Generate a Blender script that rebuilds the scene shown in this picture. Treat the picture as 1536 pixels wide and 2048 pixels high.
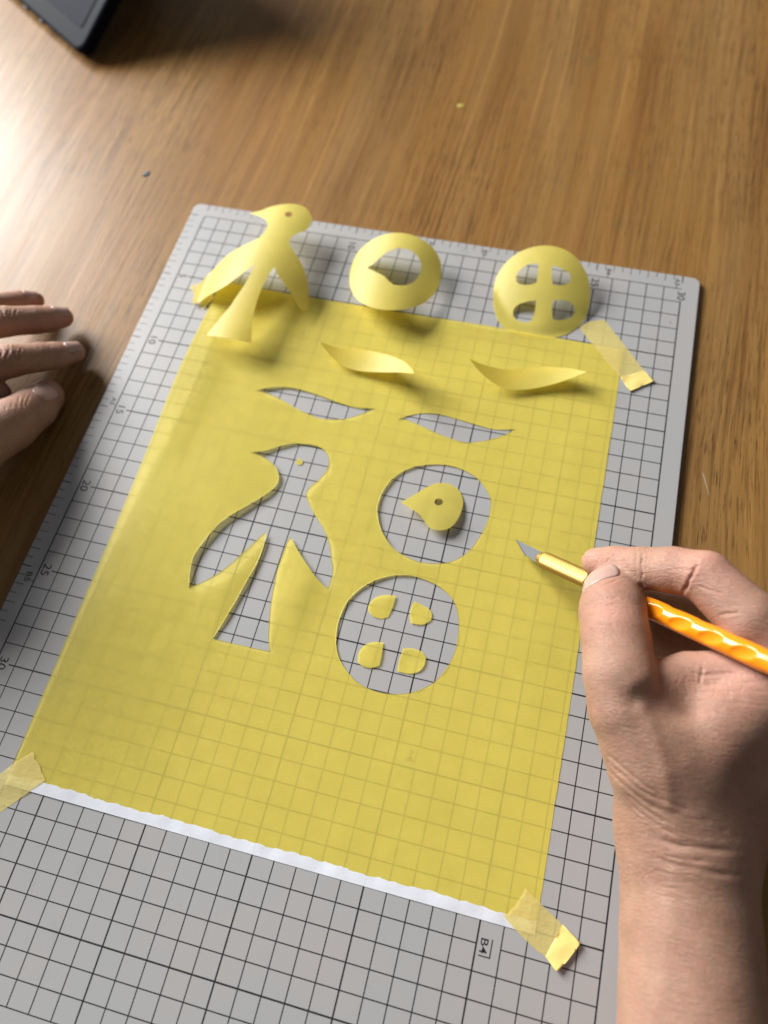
import bpy, bmesh, math, random
import numpy as np
from mathutils import Vector, Matrix
from mathutils.geometry import delaunay_2d_cdt

for o in list(bpy.data.objects):
    bpy.data.objects.remove(o)
S = bpy.context.scene
COL = S.collection
PI_4 = math.pi/4
CM = 0.01

# ------------------------------------------------------------------ camera
cam = bpy.data.cameras.new('camera')
cam.sensor_fit = 'HORIZONTAL'
cam.sensor_width = 36.0
cam.lens = 36.342
cam.clip_start = 0.01
cam.clip_end = 60.0
cam_ob = bpy.data.objects.new('camera', cam)
COL.objects.link(cam_ob)
_r = Vector((0.967797, 0.246201, -0.052473))
_d = Vector((0.200535, -0.880038, -0.430486))
_f = Vector((-0.152165, 0.406101, -0.901070))
_m = Matrix((_r, -_d, -_f)).transposed().to_4x4()
_m.translation = Vector((0.2264116, -0.3429614, 0.3628938))
cam_ob.matrix_world = _m
cam.dof.use_dof = True
cam.dof.focus_distance = 0.352
cam.dof.aperture_fstop = 7.0
S.camera = cam_ob

# ------------------------------------------------------------------ light: one big window off to the upper left, and the dim room
w = bpy.data.worlds.new('World')
S.world = w
w.use_nodes = True
bg = w.node_tree.nodes['Background']
bg.inputs[0].default_value = (0.88, 0.88, 0.90, 1)
bg.inputs[1].default_value = 0.185

def area(name, az, el, dist, sx, sy, power, col, aim=(0.12, -0.12, 0)):
    L = bpy.data.lights.new(name, 'AREA')
    L.shape = 'RECTANGLE'; L.size = sx; L.size_y = sy; L.energy = power; L.color = col
    ob = bpy.data.objects.new(name, L); COL.objects.link(ob)
    a, e = math.radians(az), math.radians(el)
    d = Vector((math.cos(a)*math.cos(e), math.sin(a)*math.cos(e), math.sin(e)))
    ob.location = Vector(aim) + d*dist
    ob.rotation_euler = (-d).to_track_quat('-Z', 'Y').to_euler()
    return ob
area('window_light', 155, 26.5, 3.2, 1.95, 1.35, 330, (1.0, 0.985, 0.965))

S.view_settings.view_transform = 'Standard'
S.view_settings.look = 'None'
S.view_settings.exposure = 0.0
S.view_settings.gamma = 1.0
S.render.engine = 'CYCLES'
S.cycles.max_bounces = 10
S.cycles.diffuse_bounces = 6
S.cycles.transparent_max_bounces = 12
S.cycles.use_denoising = True
S.cycles.sample_clamp_indirect = 6.0

# ------------------------------------------------------------------ node helpers
class NT:
    def __init__(s, name):
        s.m = bpy.data.materials.new(name); s.m.use_nodes = True
        s.t = s.m.node_tree; s.n = s.t.nodes; s.l = s.t.links
        s.p = s.n['Principled BSDF']; s.out = s.n['Material Output']
        s.tc = s.n.new('ShaderNodeTexCoord')
    def add(s, typ, ins=None, **props):
        n = s.n.new(typ)
        for k, v in props.items(): setattr(n, k, v)
        for k, v in (ins or {}).items(): s.set(n, k, v)
        return n
    def set(s, n, k, v):
        if isinstance(v, bpy.types.NodeSocket): s.l.new(v, n.inputs[k])
        else: n.inputs[k].default_value = v
    def map(s, scale, loc=(0, 0, 0), rot=(0, 0, 0)):
        return s.add('ShaderNodeMapping', {'Vector': s.tc.outputs['Object'], 'Scale': scale, 'Location': loc, 'Rotation': rot}).outputs[0]
    def noise(s, vec, scale, detail=4.0, rough=0.55, dist=0.0):
        return s.add('ShaderNodeTexNoise', {'Vector': vec, 'Scale': scale, 'Detail': detail, 'Roughness': rough, 'Distortion': dist}).outputs[0]
    def ramp(s, fac, stops, interp='LINEAR'):
        r = s.add('ShaderNodeValToRGB', {'Fac': fac}); cr = r.color_ramp; cr.interpolation = interp
        while len(cr.elements) < len(stops): cr.elements.new(0.5)
        for e, (p, c) in zip(cr.elements, stops):
            e.position = p; e.color = (c, c, c, 1) if isinstance(c, (int, float)) else (*c, 1)
        return r.outputs[0]
    def math(s, op, a, b=0.0, c=0.0):
        n = s.add('ShaderNodeMath', operation=op)
        for i, v in enumerate((a, b, c)): s.set(n, i, v)
        return n.outputs[0]
    def mix(s, fac, a, b, blend='MIX'):
        n = s.add('ShaderNodeMix', data_type='RGBA', blend_type=blend)
        s.set(n, 0, fac)
        for i, v in ((6, a), (7, b)):
            s.set(n, i, (*v, 1) if isinstance(v, tuple) and len(v) == 3 else v)
        return n.outputs[2]
    def bump(s, h, strength, dist, normal=None):
        n = s.add('ShaderNodeBump', {'Height': h, 'Strength': strength, 'Distance': dist})
        if normal is not None: s.set(n, 'Normal', normal)
        return n.outputs[0]
    def base(s, **kw):
        for k, v in kw.items(): s.set(s.p, k.replace('_', ' '), (*v, 1) if isinstance(v, tuple) and len(v) == 3 else v)

def sheet_material(name, col, trans, rough=0.5, tf=0.45, bump=0.15, rf=0.0):
    t = NT(name)
    n1 = t.noise(t.map((100, 100, 100)), 0.9, 5)
    fib = t.noise(t.map((100, 100, 100)), 14, 4, 0.7)
    c = t.mix(t.ramp(n1, [(0.3, 0.0), (0.75, 1.0)]), tuple(x*0.90 for x in col), col)
    c = t.mix(t.math('MULTIPLY', t.ramp(fib, [(0.4, 0.0), (0.7, 1.0)]), 0.22), c, tuple(x*0.75 for x in col))
    slow = t.noise(t.map((100, 100, 100)), 0.33, 2, 0.4)
    h = t.math('ADD', t.math('MULTIPLY', fib, 0.15), t.math('ADD', t.math('MULTIPLY', n1, 0.8), t.math('MULTIPLY', slow, 3.5)))
    nb = t.bump(h, bump, 0.0006)
    t.base(Base_Color=c, Roughness=rough, Normal=nb)
    t.p.inputs['Specular IOR Level'].default_value = 0.45
    tr = t.add('ShaderNodeBsdfTranslucent', {'Color': (*trans, 1), 'Normal': nb})
    mx = t.add('ShaderNodeMixShader', {0: tf, 1: t.p.outputs[0], 2: tr.outputs[0]})
    if rf:                                              # light scattered forward: what lies close behind shows, blurred by its distance
        r = t.add('ShaderNodeBsdfRefraction', {'Color': (*trans, 1), 'Roughness': 0.55, 'IOR': 1.2, 'Normal': nb})
        ct = t.add('ShaderNodeAttribute', attribute_name='contact').outputs['Fac']   # where the sheet lies flat on the mat it looks clear
        tp = t.add('ShaderNodeBsdfTransparent', {'Color': (*trans, 1)})
        r = t.add('ShaderNodeMixShader', {0: t.math('MULTIPLY', ct, 0.85), 1: r.outputs[0], 2: tp.outputs[0]})
        m2 = t.add('ShaderNodeMixShader', {0: rf, 1: mx.outputs[0], 2: r.outputs[0]})
        t.l.new(m2.outputs[0], t.out.inputs[0])
    else:
        t.l.new(mx.outputs[0], t.out.inputs[0])
    return t.m

def mat_plain(name, col, rough=0.5, spec=0.5, metal=0.0):
    t = NT(name); t.base(Base_Color=col, Roughness=rough, Metallic=metal)
    t.p.inputs['Specular IOR Level'].default_value = spec
    return t.m

# ------------------------------------------------------------------ materials
M = {}
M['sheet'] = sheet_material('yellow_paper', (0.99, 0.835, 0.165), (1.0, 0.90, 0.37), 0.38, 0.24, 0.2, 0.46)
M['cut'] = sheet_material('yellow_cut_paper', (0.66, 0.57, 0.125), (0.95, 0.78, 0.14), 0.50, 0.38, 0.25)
M['bare'] = sheet_material('white_paper', (0.80, 0.83, 0.90), (0.8, 0.83, 0.9), 0.45, 0.2, 0.5)

def wood():
    t = NT('varnished_oak')
    wob = t.noise(t.map((100, 30, 100)), 0.05, 2, 0.4)
    # across-grain coordinate slightly bent by a slow noise
    sep = t.add('ShaderNodeSeparateXYZ', {0: t.map((100, 100, 100))})
    x = t.math('ADD', sep.outputs[0], t.math('MULTIPLY', wob, 4.0))
    def cmb(fx, fy, off=0.0):
        return t.add('ShaderNodeCombineXYZ', {0: t.math('MULTIPLY', x, fx), 1: t.math('MULTIPLY', sep.outputs[1], fy), 2: off}).outputs[0]
    broad = t.noise(cmb(0.16, 0.018), 1.0, 3, 0.5)
    band = t.noise(cmb(0.9, 0.02, 3.0), 1.0, 5, 0.62, 0.3)
    fine = t.noise(cmb(4.5, 0.10, 7.0), 1.0, 5, 0.65, 0.2)
    pore = t.noise(cmb(13.0, 0.55, 11.0), 1.0, 3, 0.6)
    c = t.ramp(band, [(0.25, (0.171, 0.077, 0.018)), (0.45, (0.219, 0.107, 0.026)), (0.60, (0.258, 0.132, 0.034)), (0.80, (0.332, 0.181, 0.049))])
    c = t.mix(t.ramp(broad, [(0.38, 0.0), (0.66, 0.7)]), c, (0.237, 0.138, 0.050))
    c = t.mix(t.ramp(t.noise(cmb(0.35, 0.03, 17.0), 1.0, 2, 0.5), [(0.52, 0.0), (0.72, 0.6)]), c, (0.154, 0.068, 0.017))
    lite = t.noise(cmb(2.2, 0.022, 23.0), 1.0, 2, 0.5)
    c = t.mix(t.ramp(lite, [(0.64, 0.0), (0.72, 0.40)]), c, (0.382, 0.223, 0.069))
    zone = t.ramp(t.noise(t.map((100, 40, 100)), 0.10, 2, 0.5), [(0.38, 0.25), (0.62, 1.0)])
    c = t.mix(t.math('MULTIPLY', zone, t.ramp(fine, [(0.36, 0.75), (0.53, 0.0)])), c, (0.091, 0.037, 0.008))
    c = t.mix(t.math('MULTIPLY', zone, t.ramp(pore, [(0.33, 0.85), (0.45, 0.0)])), c, (0.046, 0.018, 0.006))
    # faint green paint stains worn into the varnish
    st = t.noise(t.map((100, 100, 100)), 0.33, 4, 0.6, 0.4)
    c = t.mix(t.ramp(st, [(0.66, 0.0), (0.76, 0.45)]), c, (0.075, 0.085, 0.045))
    h = t.math('ADD', t.math('MULTIPLY', fine, 0.6), t.math('MULTIPLY', pore, 0.8))
    nb = t.bump(h, 0.35, 0.0005)
    r = t.ramp(t.noise(cmb(1.2, 0.05, 5.0), 1.0, 3), [(0.3, 0.38), (0.7, 0.52)])
    t.base(Base_Color=c, Roughness=r, Normal=nb)
    t.p.inputs['Specular IOR Level'].default_value = 0.16
    t.p.inputs['Coat Weight'].default_value = 0.26; t.p.inputs['Coat Roughness'].default_value = 0.26
    return t.m
M['wood'] = wood()

def matsurf():
    t = NT('grey_cutting_mat_vinyl')
    v = t.map((100, 100, 100))
    g = t.noise(v, 40, 3, 0.6); b = t.noise(v, 0.25, 4)
    sm = t.noise(t.map((100, 40, 100), rot=(0, 0, 0.5)), 0.8, 5, 0.65)
    c = t.mix(t.ramp(b, [(0.35, 0.0), (0.65, 1.0)]), (0.330, 0.318, 0.314), (0.312, 0.317, 0.318))
    c = t.mix(t.ramp(sm, [(0.60, 0.0), (0.80, 0.40)]), c, (0.24, 0.23, 0.22))
    # short knife scars
    vo = t.add('ShaderNodeTexVoronoi', {'Vector': t.map((60, 22, 100), rot=(0, 0, 0.7)), 'Scale': 1.4}, feature='DISTANCE_TO_EDGE').outputs[0]
    sc = t.math('MULTIPLY', t.ramp(vo, [(0.0, 1.0), (0.010, 0.0)]), t.ramp(t.noise(v, 0.5, 2), [(0.6, 0.0), (0.68, 1.0)]))
    c = t.mix(t.math('MULTIPLY', sc, 0.5), c, (0.22, 0.22, 0.22))
    nb = t.bump(g, 0.12, 0.00025)
    t.base(Base_Color=c, Roughness=0.46, Normal=nb)
    t.p.inputs['Specular IOR Level'].default_value = 0.5
    return t.m
M['mat'] = matsurf()
M['ink'] = mat_plain('black_print', (0.012, 0.012, 0.016), 0.5, 0.3)
def tape_mat():
    t = NT('translucent_washi_tape')
    n = t.noise(t.map((100, 100, 100)), 5, 5, 0.7)
    c = t.mix(t.ramp(n, [(0.35, 0.0), (0.7, 1.0)]), (0.80, 0.67, 0.24), (0.84, 0.72, 0.29))
    t.base(Base_Color=c, Roughness=0.45, Normal=t.bump(t.math('ADD', n, t.noise(t.map((60, 240, 100), rot=(0, 0, 0.9)), 1.0, 3)), 0.4, 0.0006))
    tp = t.add('ShaderNodeBsdfTransparent', {'Color': (0.97, 0.90, 0.60, 1)})
    mx = t.add('ShaderNodeMixShader', {0: 0.50, 1: t.p.outputs[0], 2: tp.outputs[0]})
    t.l.new(mx.outputs[0], t.out.inputs[0])
    return t.m
M['tape'] = tape_mat()
M['tape_double'] = sheet_material('folded_washi_tape', (0.84, 0.67, 0.22), (0.85, 0.65, 0.2), 0.4, 0.12, 0.6)

# ------------------------------------------------------------------ object helpers
def link(name, me, m=None, parent=None):
    o = bpy.data.objects.new(name, me); COL.objects.link(o)
    if m is not None and me is not None: me.materials.append(m)
    if parent is not None: o.parent = parent
    return o
def tag(o, label, cat, group=None, kind=None):
    o['label'] = label; o['category'] = cat
    if group: o['group'] = group
    if kind: o['kind'] = kind
    return o
def thing(name, label, cat, loc=(0, 0, 0), group=None):
    o = bpy.data.objects.new(name, None); COL.objects.link(o); o.location = loc
    o.empty_display_size = 0.01
    return tag(o, label, cat, group)
def mesh_cm(name, V, F, smooth=False):
    me = bpy.data.meshes.new(name)
    me.from_pydata([(x*CM, y*CM, z*CM) for x, y, z in V], [], F); me.validate()
    if smooth:
        for p in me.polygons: p.use_smooth = True
    return me
def recenter(o):
    """put the object's origin at the middle of its base"""
    me = o.data
    n = len(me.vertices); a = np.empty(n*3); me.vertices.foreach_get('co', a); a = a.reshape(-1, 3)
    c = np.array([(a[:, 0].min()+a[:, 0].max())/2, (a[:, 1].min()+a[:, 1].max())/2, a[:, 2].min()])
    me.vertices.foreach_set('co', (a-c).ravel()); o.location = c
    return o
def curve_loop(pts, corner=48, sub=4):
    """round a loop through its points, leaving sharp corners sharp"""
    n = len(pts); P = [Vector(p) for p in pts]; sharp = []
    for i in range(n):
        a = P[i]-P[i-1]; b = P[(i+1) % n]-P[i]
        sharp.append(a.length > 1e-6 and b.length > 1e-6 and a.angle(b) > math.radians(corner))
    out = []
    for i in range(n):
        p0, p1, p2, p3 = P[i-1], P[i], P[(i+1) % n], P[(i+2) % n]
        if sharp[i]: p0 = p1*2-p2
        if sharp[(i+1) % n]: p3 = p2*2-p1
        for k in range(sub):
            t = k/sub
            q = 0.5*((2*p1)+(p2-p0)*t+(2*p0-5*p1+4*p2-p3)*t*t+(3*p1-p0-3*p2+p3)*t**3)
            out.append((q.x, q.y))
    return out
def inside(x, y, loop):
    c = False; n = len(loop); j = n-1
    for i in range(n):
        xi, yi = loop[i]; xj, yj = loop[j]
        if (yi > y) != (yj > y) and x < (xj-xi)*(y-yi)/(yj-yi)+xi: c = not c
        j = i
    return c
def flat_mesh(name, outer, holes, zf, step):
    """triangulated sheet of paper between an outline and its cut-outs, lifted to zf(x, y)"""
    pts = []; edges = []
    def loop(L):
        s = len(pts); pts.extend(L); edges.extend((s+i, s+(i+1) % len(L)) for i in range(len(L)))
    loop(outer)
    for h in holes: loop(h)
    xs = [p[0] for p in outer]; ys = [p[1] for p in outer]
    L = np.array(pts); rows = 0; y = min(ys)+step*0.5
    while y < max(ys):
        x = min(xs)+(step*0.5 if rows % 2 else 0)
        while x < max(xs):
            d = np.hypot(L[:, 0]-x, L[:, 1]-y).min()
            if d > step*0.45 and inside(x, y, outer) and not any(inside(x, y, h) for h in holes): pts.append((x, y))
            x += step
        y += step*0.87; rows += 1
    v, e, f, *_ = delaunay_2d_cdt([Vector(p) for p in pts], edges, [], 0, 1e-7)
    F = []
    for t in f:
        cx = sum(v[i].x for i in t)/len(t); cy = sum(v[i].y for i in t)/len(t)
        if inside(cx, cy, outer) and not any(inside(cx, cy, h) for h in holes): F.append(tuple(t))
    V = [(p.x, p.y, zf(p.x, p.y)) for p in v]
    me = mesh_cm(name, V, F, True)
    bm = bmesh.new(); bm.from_mesh(me)
    for fc in bm.faces:
        if fc.normal.z < 0: fc.normal_flip()
    bm.to_mesh(me); bm.free()
    return me
def thicken(o, t):
    md = o.modifiers.new('thickness', 'SOLIDIFY'); md.thickness = t*CM; md.offset = -1
    return o

# ------------------------------------------------------------------ traced outlines, cm on the mat's own grid
D = {
    'bird': [(3.143, 0.173), (4.051, 0.01), (4.62, 0.182), (5.293, 0.338), (5.951, 0.469), (6.51, 0.499), (6.997, 0.362), (7.391, -0.042), (7.555, -0.42), (7.576, -0.95), (7.456, -1.363), (7.108, -1.81), (6.894, -2.167), (6.841, -2.52), (6.961, -2.829), (7.234, -3.126), (7.66, -3.519), (8.024, -3.905), (8.313, -4.309), (8.544, -4.797), (8.741, -5.353), (8.888, -5.865), (8.974, -6.352), (8.789, -6.585), (8.606, -6.629), (8.347, -6.387), (8.011, -6.054), (7.62, -5.723), (7.169, -5.385), (6.845, -5.075), (6.603, -4.706), (6.509, -5.004), (6.408, -5.622), (6.343, -6.275), (6.321, -6.898), (6.335, -7.554), (6.39, -8.181), (6.487, -8.779), (6.622, -9.348), (6.745, -9.825), (5.961, -9.901), (4.874, -9.873), (3.913, -9.712), (4.222, -9.138), (4.534, -8.511), (4.83, -7.859), (5.037, -7.124), (5.219, -6.491), (5.351, -5.712), (5.376, -4.782), (5.031, -5.271), (4.572, -5.788), (4.04, -6.312), (3.397, -6.617), (2.657, -6.805), (2.074, -7.031), (1.86, -7.144), (1.746, -6.685), (1.741, -6.129), (1.821, -5.409), (2.064, -4.648), (2.449, -4.119), (3.003, -3.603), (3.679, -3.292), (4.436, -2.967), (4.955, -2.576), (5.123, -2.052), (5.109, -1.51), (4.841, -1.094), (4.311, -0.664)],
    'bird_eye': [(6.353, -0.422), (6.362, -0.523), (6.326, -0.617), (6.253, -0.683), (6.156, -0.707), (6.053, -0.684), (5.966, -0.617), (5.911, -0.523), (5.901, -0.419), (5.937, -0.329), (6.013, -0.268), (6.113, -0.248), (6.215, -0.27), (6.301, -0.332)],
    'ring': [(10.733, -3.555), (10.574, -2.781), (10.551, -2.014), (10.729, -1.395), (11.102, -1.008), (11.583, -0.728), (12.169, -0.566), (12.764, -0.483), (13.288, -0.476), (13.897, -0.513), (14.521, -0.626), (15.079, -0.803), (15.503, -1.095), (15.826, -1.467), (16.027, -2.008), (16.124, -2.618), (16.118, -3.3), (15.984, -3.927), (15.683, -4.655), (15.277, -5.229), (14.736, -5.687), (14.128, -6.009), (13.429, -6.129), (12.78, -6.027), (12.132, -5.691), (11.576, -5.163), (11.097, -4.44)],
    'ring_hole': [(11.722, -3.046), (12.049, -2.796), (12.354, -2.396), (12.692, -1.974), (13.111, -1.718), (13.561, -1.602), (14.041, -1.62), (14.439, -1.802), (14.747, -2.112), (14.926, -2.464), (14.957, -2.933), (14.89, -3.4), (14.716, -3.817), (14.435, -4.101), (14.083, -4.246), (13.708, -4.298), (13.341, -4.078), (12.983, -3.752), (12.521, -3.51), (12.085, -3.243)],
    'disc': [(19.347, -2.765), (19.252, -2.034), (19.294, -1.378), (19.526, -0.804), (19.906, -0.32), (20.401, 0.021), (20.966, 0.215), (21.591, 0.329), (22.241, 0.325), (22.917, 0.212), (23.493, -0.038), (24.019, -0.452), (24.426, -0.919), (24.692, -1.466), (24.853, -2.041), (24.908, -2.649), (24.824, -3.347), (24.513, -4.03), (24.044, -4.599), (23.42, -5.003), (22.735, -5.283), (22.064, -5.387), (21.315, -5.31), (20.765, -5.151), (20.271, -4.84), (19.937, -4.464), (19.559, -3.639)],
    'disc_a': [(21.583, -0.902), (21.25, -0.842), (20.965, -0.919), (20.665, -1.138), (20.469, -1.452), (20.479, -1.83), (20.678, -2.08), (21.085, -2.192), (21.461, -2.147), (21.693, -2.024), (21.654, -1.492)],
    'disc_b': [(22.369, -0.956), (22.648, -0.937), (23.02, -1.054), (23.344, -1.14), (23.543, -1.367), (23.54, -1.693), (23.318, -1.914), (22.949, -2.044), (22.622, -2.037), (22.472, -1.647), (22.41, -1.282)],
    'disc_c': [(21.885, -3.092), (21.535, -3.157), (21.132, -3.273), (20.825, -3.441), (20.695, -3.742), (20.802, -4.051), (21.087, -4.294), (21.576, -4.39), (21.811, -4.29), (21.927, -4.025), (21.923, -3.593)],
    'disc_d': [(22.791, -2.995), (23.201, -2.865), (23.632, -2.82), (23.963, -2.918), (24.178, -3.198), (24.112, -3.526), (23.874, -3.774), (23.432, -3.983), (23.053, -4.05), (22.891, -3.588)],
    'leaf_a': [(10.465, -8.722), (10.876, -8.672), (11.356, -8.622), (11.956, -8.522), (12.562, -8.409), (13.197, -8.383), (13.738, -8.48), (14.34, -8.659), (14.974, -8.98), (15.531, -9.368), (15.981, -9.859), (16.225, -10.194), (16.394, -10.478), (16.008, -10.303), (15.328, -10.048), (14.45, -9.897), (13.715, -9.846), (13.033, -9.837), (12.515, -9.797), (12.027, -9.702), (11.559, -9.512), (11.116, -9.246), (10.754, -8.969)],
    'leaf_b': [(19.034, -8.45), (19.589, -8.417), (20.315, -8.295), (21.103, -8.11), (21.931, -7.758), (22.76, -7.474), (23.598, -7.349), (24.51, -7.44), (25.001, -7.608), (25.377, -7.742), (24.915, -7.952), (24.29, -8.277), (23.514, -8.62), (22.718, -8.953), (21.9, -9.237), (21.263, -9.357), (20.659, -9.291), (20.02, -9.068), (19.438, -8.774)],
    'h_leaf_a': [(7.566, -12.281), (8.265, -11.89), (9.171, -11.621), (10.043, -11.597), (11.062, -11.711), (12.101, -11.924), (12.996, -12.041), (13.745, -12.038), (14.456, -11.904), (14.116, -12.23), (13.583, -12.622), (13.032, -12.942), (12.342, -13.145), (11.614, -13.222), (10.931, -13.094), (10.105, -12.863), (9.126, -12.514), (8.181, -12.303)],
    'h_leaf_b': [(15.836, -12.339), (16.371, -11.946), (17.032, -11.638), (17.942, -11.499), (18.997, -11.575), (19.952, -11.706), (20.891, -11.8), (21.587, -11.716), (22.216, -11.551), (21.75, -12.053), (21.028, -12.515), (20.284, -12.848), (19.804, -12.98), (18.975, -12.914), (18.005, -12.708), (17.116, -12.444), (16.347, -12.285)],
    'h_bird': [(8.556, -16.191), (9.231, -15.913), (9.865, -15.5), (10.518, -15.135), (11.11, -14.979), (11.728, -14.908), (12.267, -15.004), (12.665, -15.276), (12.92, -15.721), (12.967, -16.207), (12.857, -16.582), (12.669, -17.007), (12.404, -17.377), (12.287, -17.814), (12.363, -18.068), (12.668, -18.469), (13.142, -19.028), (13.648, -19.507), (14.034, -20.004), (14.375, -20.565), (14.599, -21.142), (14.814, -21.65), (14.894, -22.182), (14.856, -22.705), (14.54, -22.573), (13.962, -22.178), (13.406, -21.695), (12.807, -21.124), (12.212, -20.481), (12.126, -20.886), (12.107, -21.591), (12.087, -22.284), (12.177, -23.125), (12.309, -23.999), (12.515, -24.953), (12.73, -25.768), (12.995, -26.416), (12.143, -26.447), (10.997, -26.467), (10.045, -26.472), (10.192, -25.976), (10.384, -25.174), (10.558, -24.303), (10.749, -23.288), (10.94, -22.249), (10.985, -21.287), (10.874, -20.477), (10.557, -21.078), (10.116, -21.906), (9.712, -22.644), (9.218, -23.312), (8.622, -23.866), (8.045, -24.274), (7.815, -23.564), (7.681, -22.786), (7.772, -22.196), (8.027, -21.367), (8.328, -20.646), (8.695, -20.099), (9.142, -19.594), (9.682, -18.989), (10.179, -18.423), (10.507, -17.896), (10.566, -17.397), (10.413, -17.014), (10.032, -16.613), (9.503, -16.351), (9.014, -16.222)],
    'h_ring': [(16.153, -18.035), (16.086, -17.503), (16.182, -16.766), (16.434, -16.062), (16.863, -15.471), (17.47, -14.999), (18.324, -14.652), (19.085, -14.527), (19.811, -14.583), (20.492, -14.793), (20.974, -15.085), (21.447, -15.533), (21.763, -16.09), (21.859, -16.767), (21.805, -17.546), (21.607, -18.272), (21.341, -18.967), (20.921, -19.543), (20.403, -19.958), (19.777, -20.18), (18.992, -20.296), (18.284, -20.175), (17.535, -19.913), (16.919, -19.387), (16.492, -18.805)],
    'h_disc': [(16.014, -25.383), (15.833, -24.62), (15.811, -23.945), (15.976, -23.078), (16.389, -22.352), (16.978, -21.753), (17.684, -21.335), (18.31, -21.126), (18.968, -21.06), (19.73, -21.161), (20.382, -21.393), (20.924, -21.754), (21.3, -22.288), (21.545, -22.982), (21.645, -23.765), (21.626, -24.432), (21.457, -25.124), (21.11, -25.851), (20.601, -26.388), (20.053, -26.742), (19.41, -26.962), (18.737, -27.062), (18.022, -27.014), (17.391, -26.816), (16.756, -26.389), (16.295, -25.911)],
    'head': [(17.286, -17.392), (17.779, -16.883), (18.21, -16.328), (18.66, -15.821), (19.115, -15.639), (19.613, -15.655), (20.093, -15.928), (20.373, -16.436), (20.421, -17.02), (20.337, -17.616), (20.132, -18.106), (19.849, -18.376), (19.468, -18.507), (19.05, -18.469), (18.618, -18.085), (18.355, -17.844), (17.817, -17.621)],
    'head_eye': [(19.395, -16.829), (19.393, -16.926), (19.348, -17.014), (19.271, -17.078), (19.174, -17.103), (19.079, -17.087), (19.002, -17.03), (18.961, -16.946), (18.962, -16.85), (19.006, -16.76), (19.084, -16.696), (19.181, -16.67), (19.277, -16.687), (19.353, -16.744)],
    'q_a': [(18.22, -22.271), (17.673, -22.362), (17.259, -22.59), (17.051, -22.952), (17.076, -23.299), (17.372, -23.538), (17.779, -23.572), (18.107, -23.428), (18.209, -22.898)],
    'q_b': [(19.201, -22.334), (19.625, -22.444), (20.024, -22.601), (20.172, -22.878), (20.119, -23.163), (19.784, -23.415), (19.239, -23.465), (19.1, -23.024), (19.114, -22.529)],
    'q_c': [(18.2, -24.698), (17.702, -24.798), (17.369, -25.03), (17.181, -25.436), (17.238, -25.885), (17.51, -26.05), (17.959, -26.029), (18.296, -25.833), (18.277, -25.25)],
    'q_d': [(19.192, -24.759), (19.621, -24.658), (20.085, -24.712), (20.364, -24.944), (20.359, -25.338), (20.18, -25.669), (19.781, -25.869), (19.181, -25.902), (19.143, -25.356)],
    'dot': [(11.519, -16.037), (11.506, -16.16), (11.407, -16.244), (11.267, -16.25), (11.152, -16.177), (11.116, -16.057), (11.176, -15.947), (11.303, -15.898), (11.439, -15.934)],
    'tape_tr': [(24.609, -4.037), (24.668, -3.861), (24.83, -3.743), (24.96, -3.551), (25.899, -3.146), (26.571, -3.944), (27.465, -5.003), (28.504, -6.276), (27.325, -7.046), (26.55, -6.233), (25.475, -5.044)],
    'tape_tr_fold': [(27.322, -7.021), (28.501, -6.252), (29.106, -6.909), (27.896, -7.849)],
    'tape_br': [(26.563, -33.516), (26.507, -33.794), (26.361, -34.047), (26.31, -34.242), (26.111, -34.482), (26.05, -34.623), (25.854, -34.729), (26.298, -35.043), (27.24, -35.568), (27.794, -35.772), (28.299, -34.498), (27.214, -33.892), (26.883, -33.714)],
    'tape_br_fold': [(27.777, -35.769), (28.069, -36.03), (28.275, -36.184), (28.743, -35.556), (29.054, -34.947), (28.287, -34.478)],
    'tape_bl': [(1.827, -35.681), (2.619, -34.759), (3.129, -34.082), (3.733, -33.49), (3.871, -33.605), (3.926, -33.777), (4.16, -33.867), (4.364, -34.038), (4.499, -34.224), (4.702, -34.377), (4.827, -34.506), (4.302, -35.14), (3.784, -35.768), (3.37, -36.26), (2.846, -36.846)],
    'tape_tl': [(1.104, -5.775), (1.206, -5.58), (1.815, -5.315), (3.013, -6.459), (2.544, -7.299)],
}

def _g(x, y, cx, cy, sx, sy):
    return math.exp(-((x-cx)/sx)**2 - ((y-cy)/sy)**2)
def z_sheet(x, y):
    """height of the big sheet above the mat, cm (x right, y away, mat grid corner at 0,0)"""
    z = 0.014
    z += 0.55*math.exp(-((x-2.8)/1.7)**2)*math.exp(-((y+11.5)/5.0)**2)
    z += 0.10*math.exp(-((x-3.8)/2.0)**2)*math.exp(-((y+18.0)/12.0)**2)
    z += 0.26*_g(x, y, 6.5, -19.0, 4.2, 9.0)
    z += 0.10*_g(x, y, 5.0, -30.0, 3.0, 5.0)
    z += 0.11*_g(x, y, 15.5, -19.0, 4.5, 6.0)
    z += 0.05*_g(x, y, 25.5, -19.0, 1.6, 7.0)
    z += 0.14*_g(x, y, 20.0, -4.6, 3.2, 1.2)
    z += 0.10*_g(x, y, 9.7, -23.0, 0.9, 2.6) + 0.13*_g(x, y, 13.4, -23.2, 0.9, 2.4)
    z += 0.006*math.sin(x*0.9+y*0.35) + 0.005*math.sin(y*1.1-x*0.4)
    return max(z, 0.012)
def z_bird(x, y):
    s = x-(5.9+0.05*(y+4))
    z = 1.85 - 0.120*s*s - 0.02*(y+4.0)**2*(0.5 if y > -4 else 0.8)
    return max(z, 0.22)
def z_ring(x, y):
    s = x-13.6
    return max(1.5 - 0.130*s*s + 0.05*(y+2.6), 0.14)
def z_disc(x, y):
    s = x-22.6
    return max(1.0 - 0.085*s*s + 0.27*(y+2.0) - 0.02*(y+2.0)**2, 0.03)
def z_leaf_a(x, y):
    return 0.30 + 0.115*(x-12.6)**2
def z_leaf_b(x, y):
    return 0.30 + 0.085*(x-22.5)**2
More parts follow.
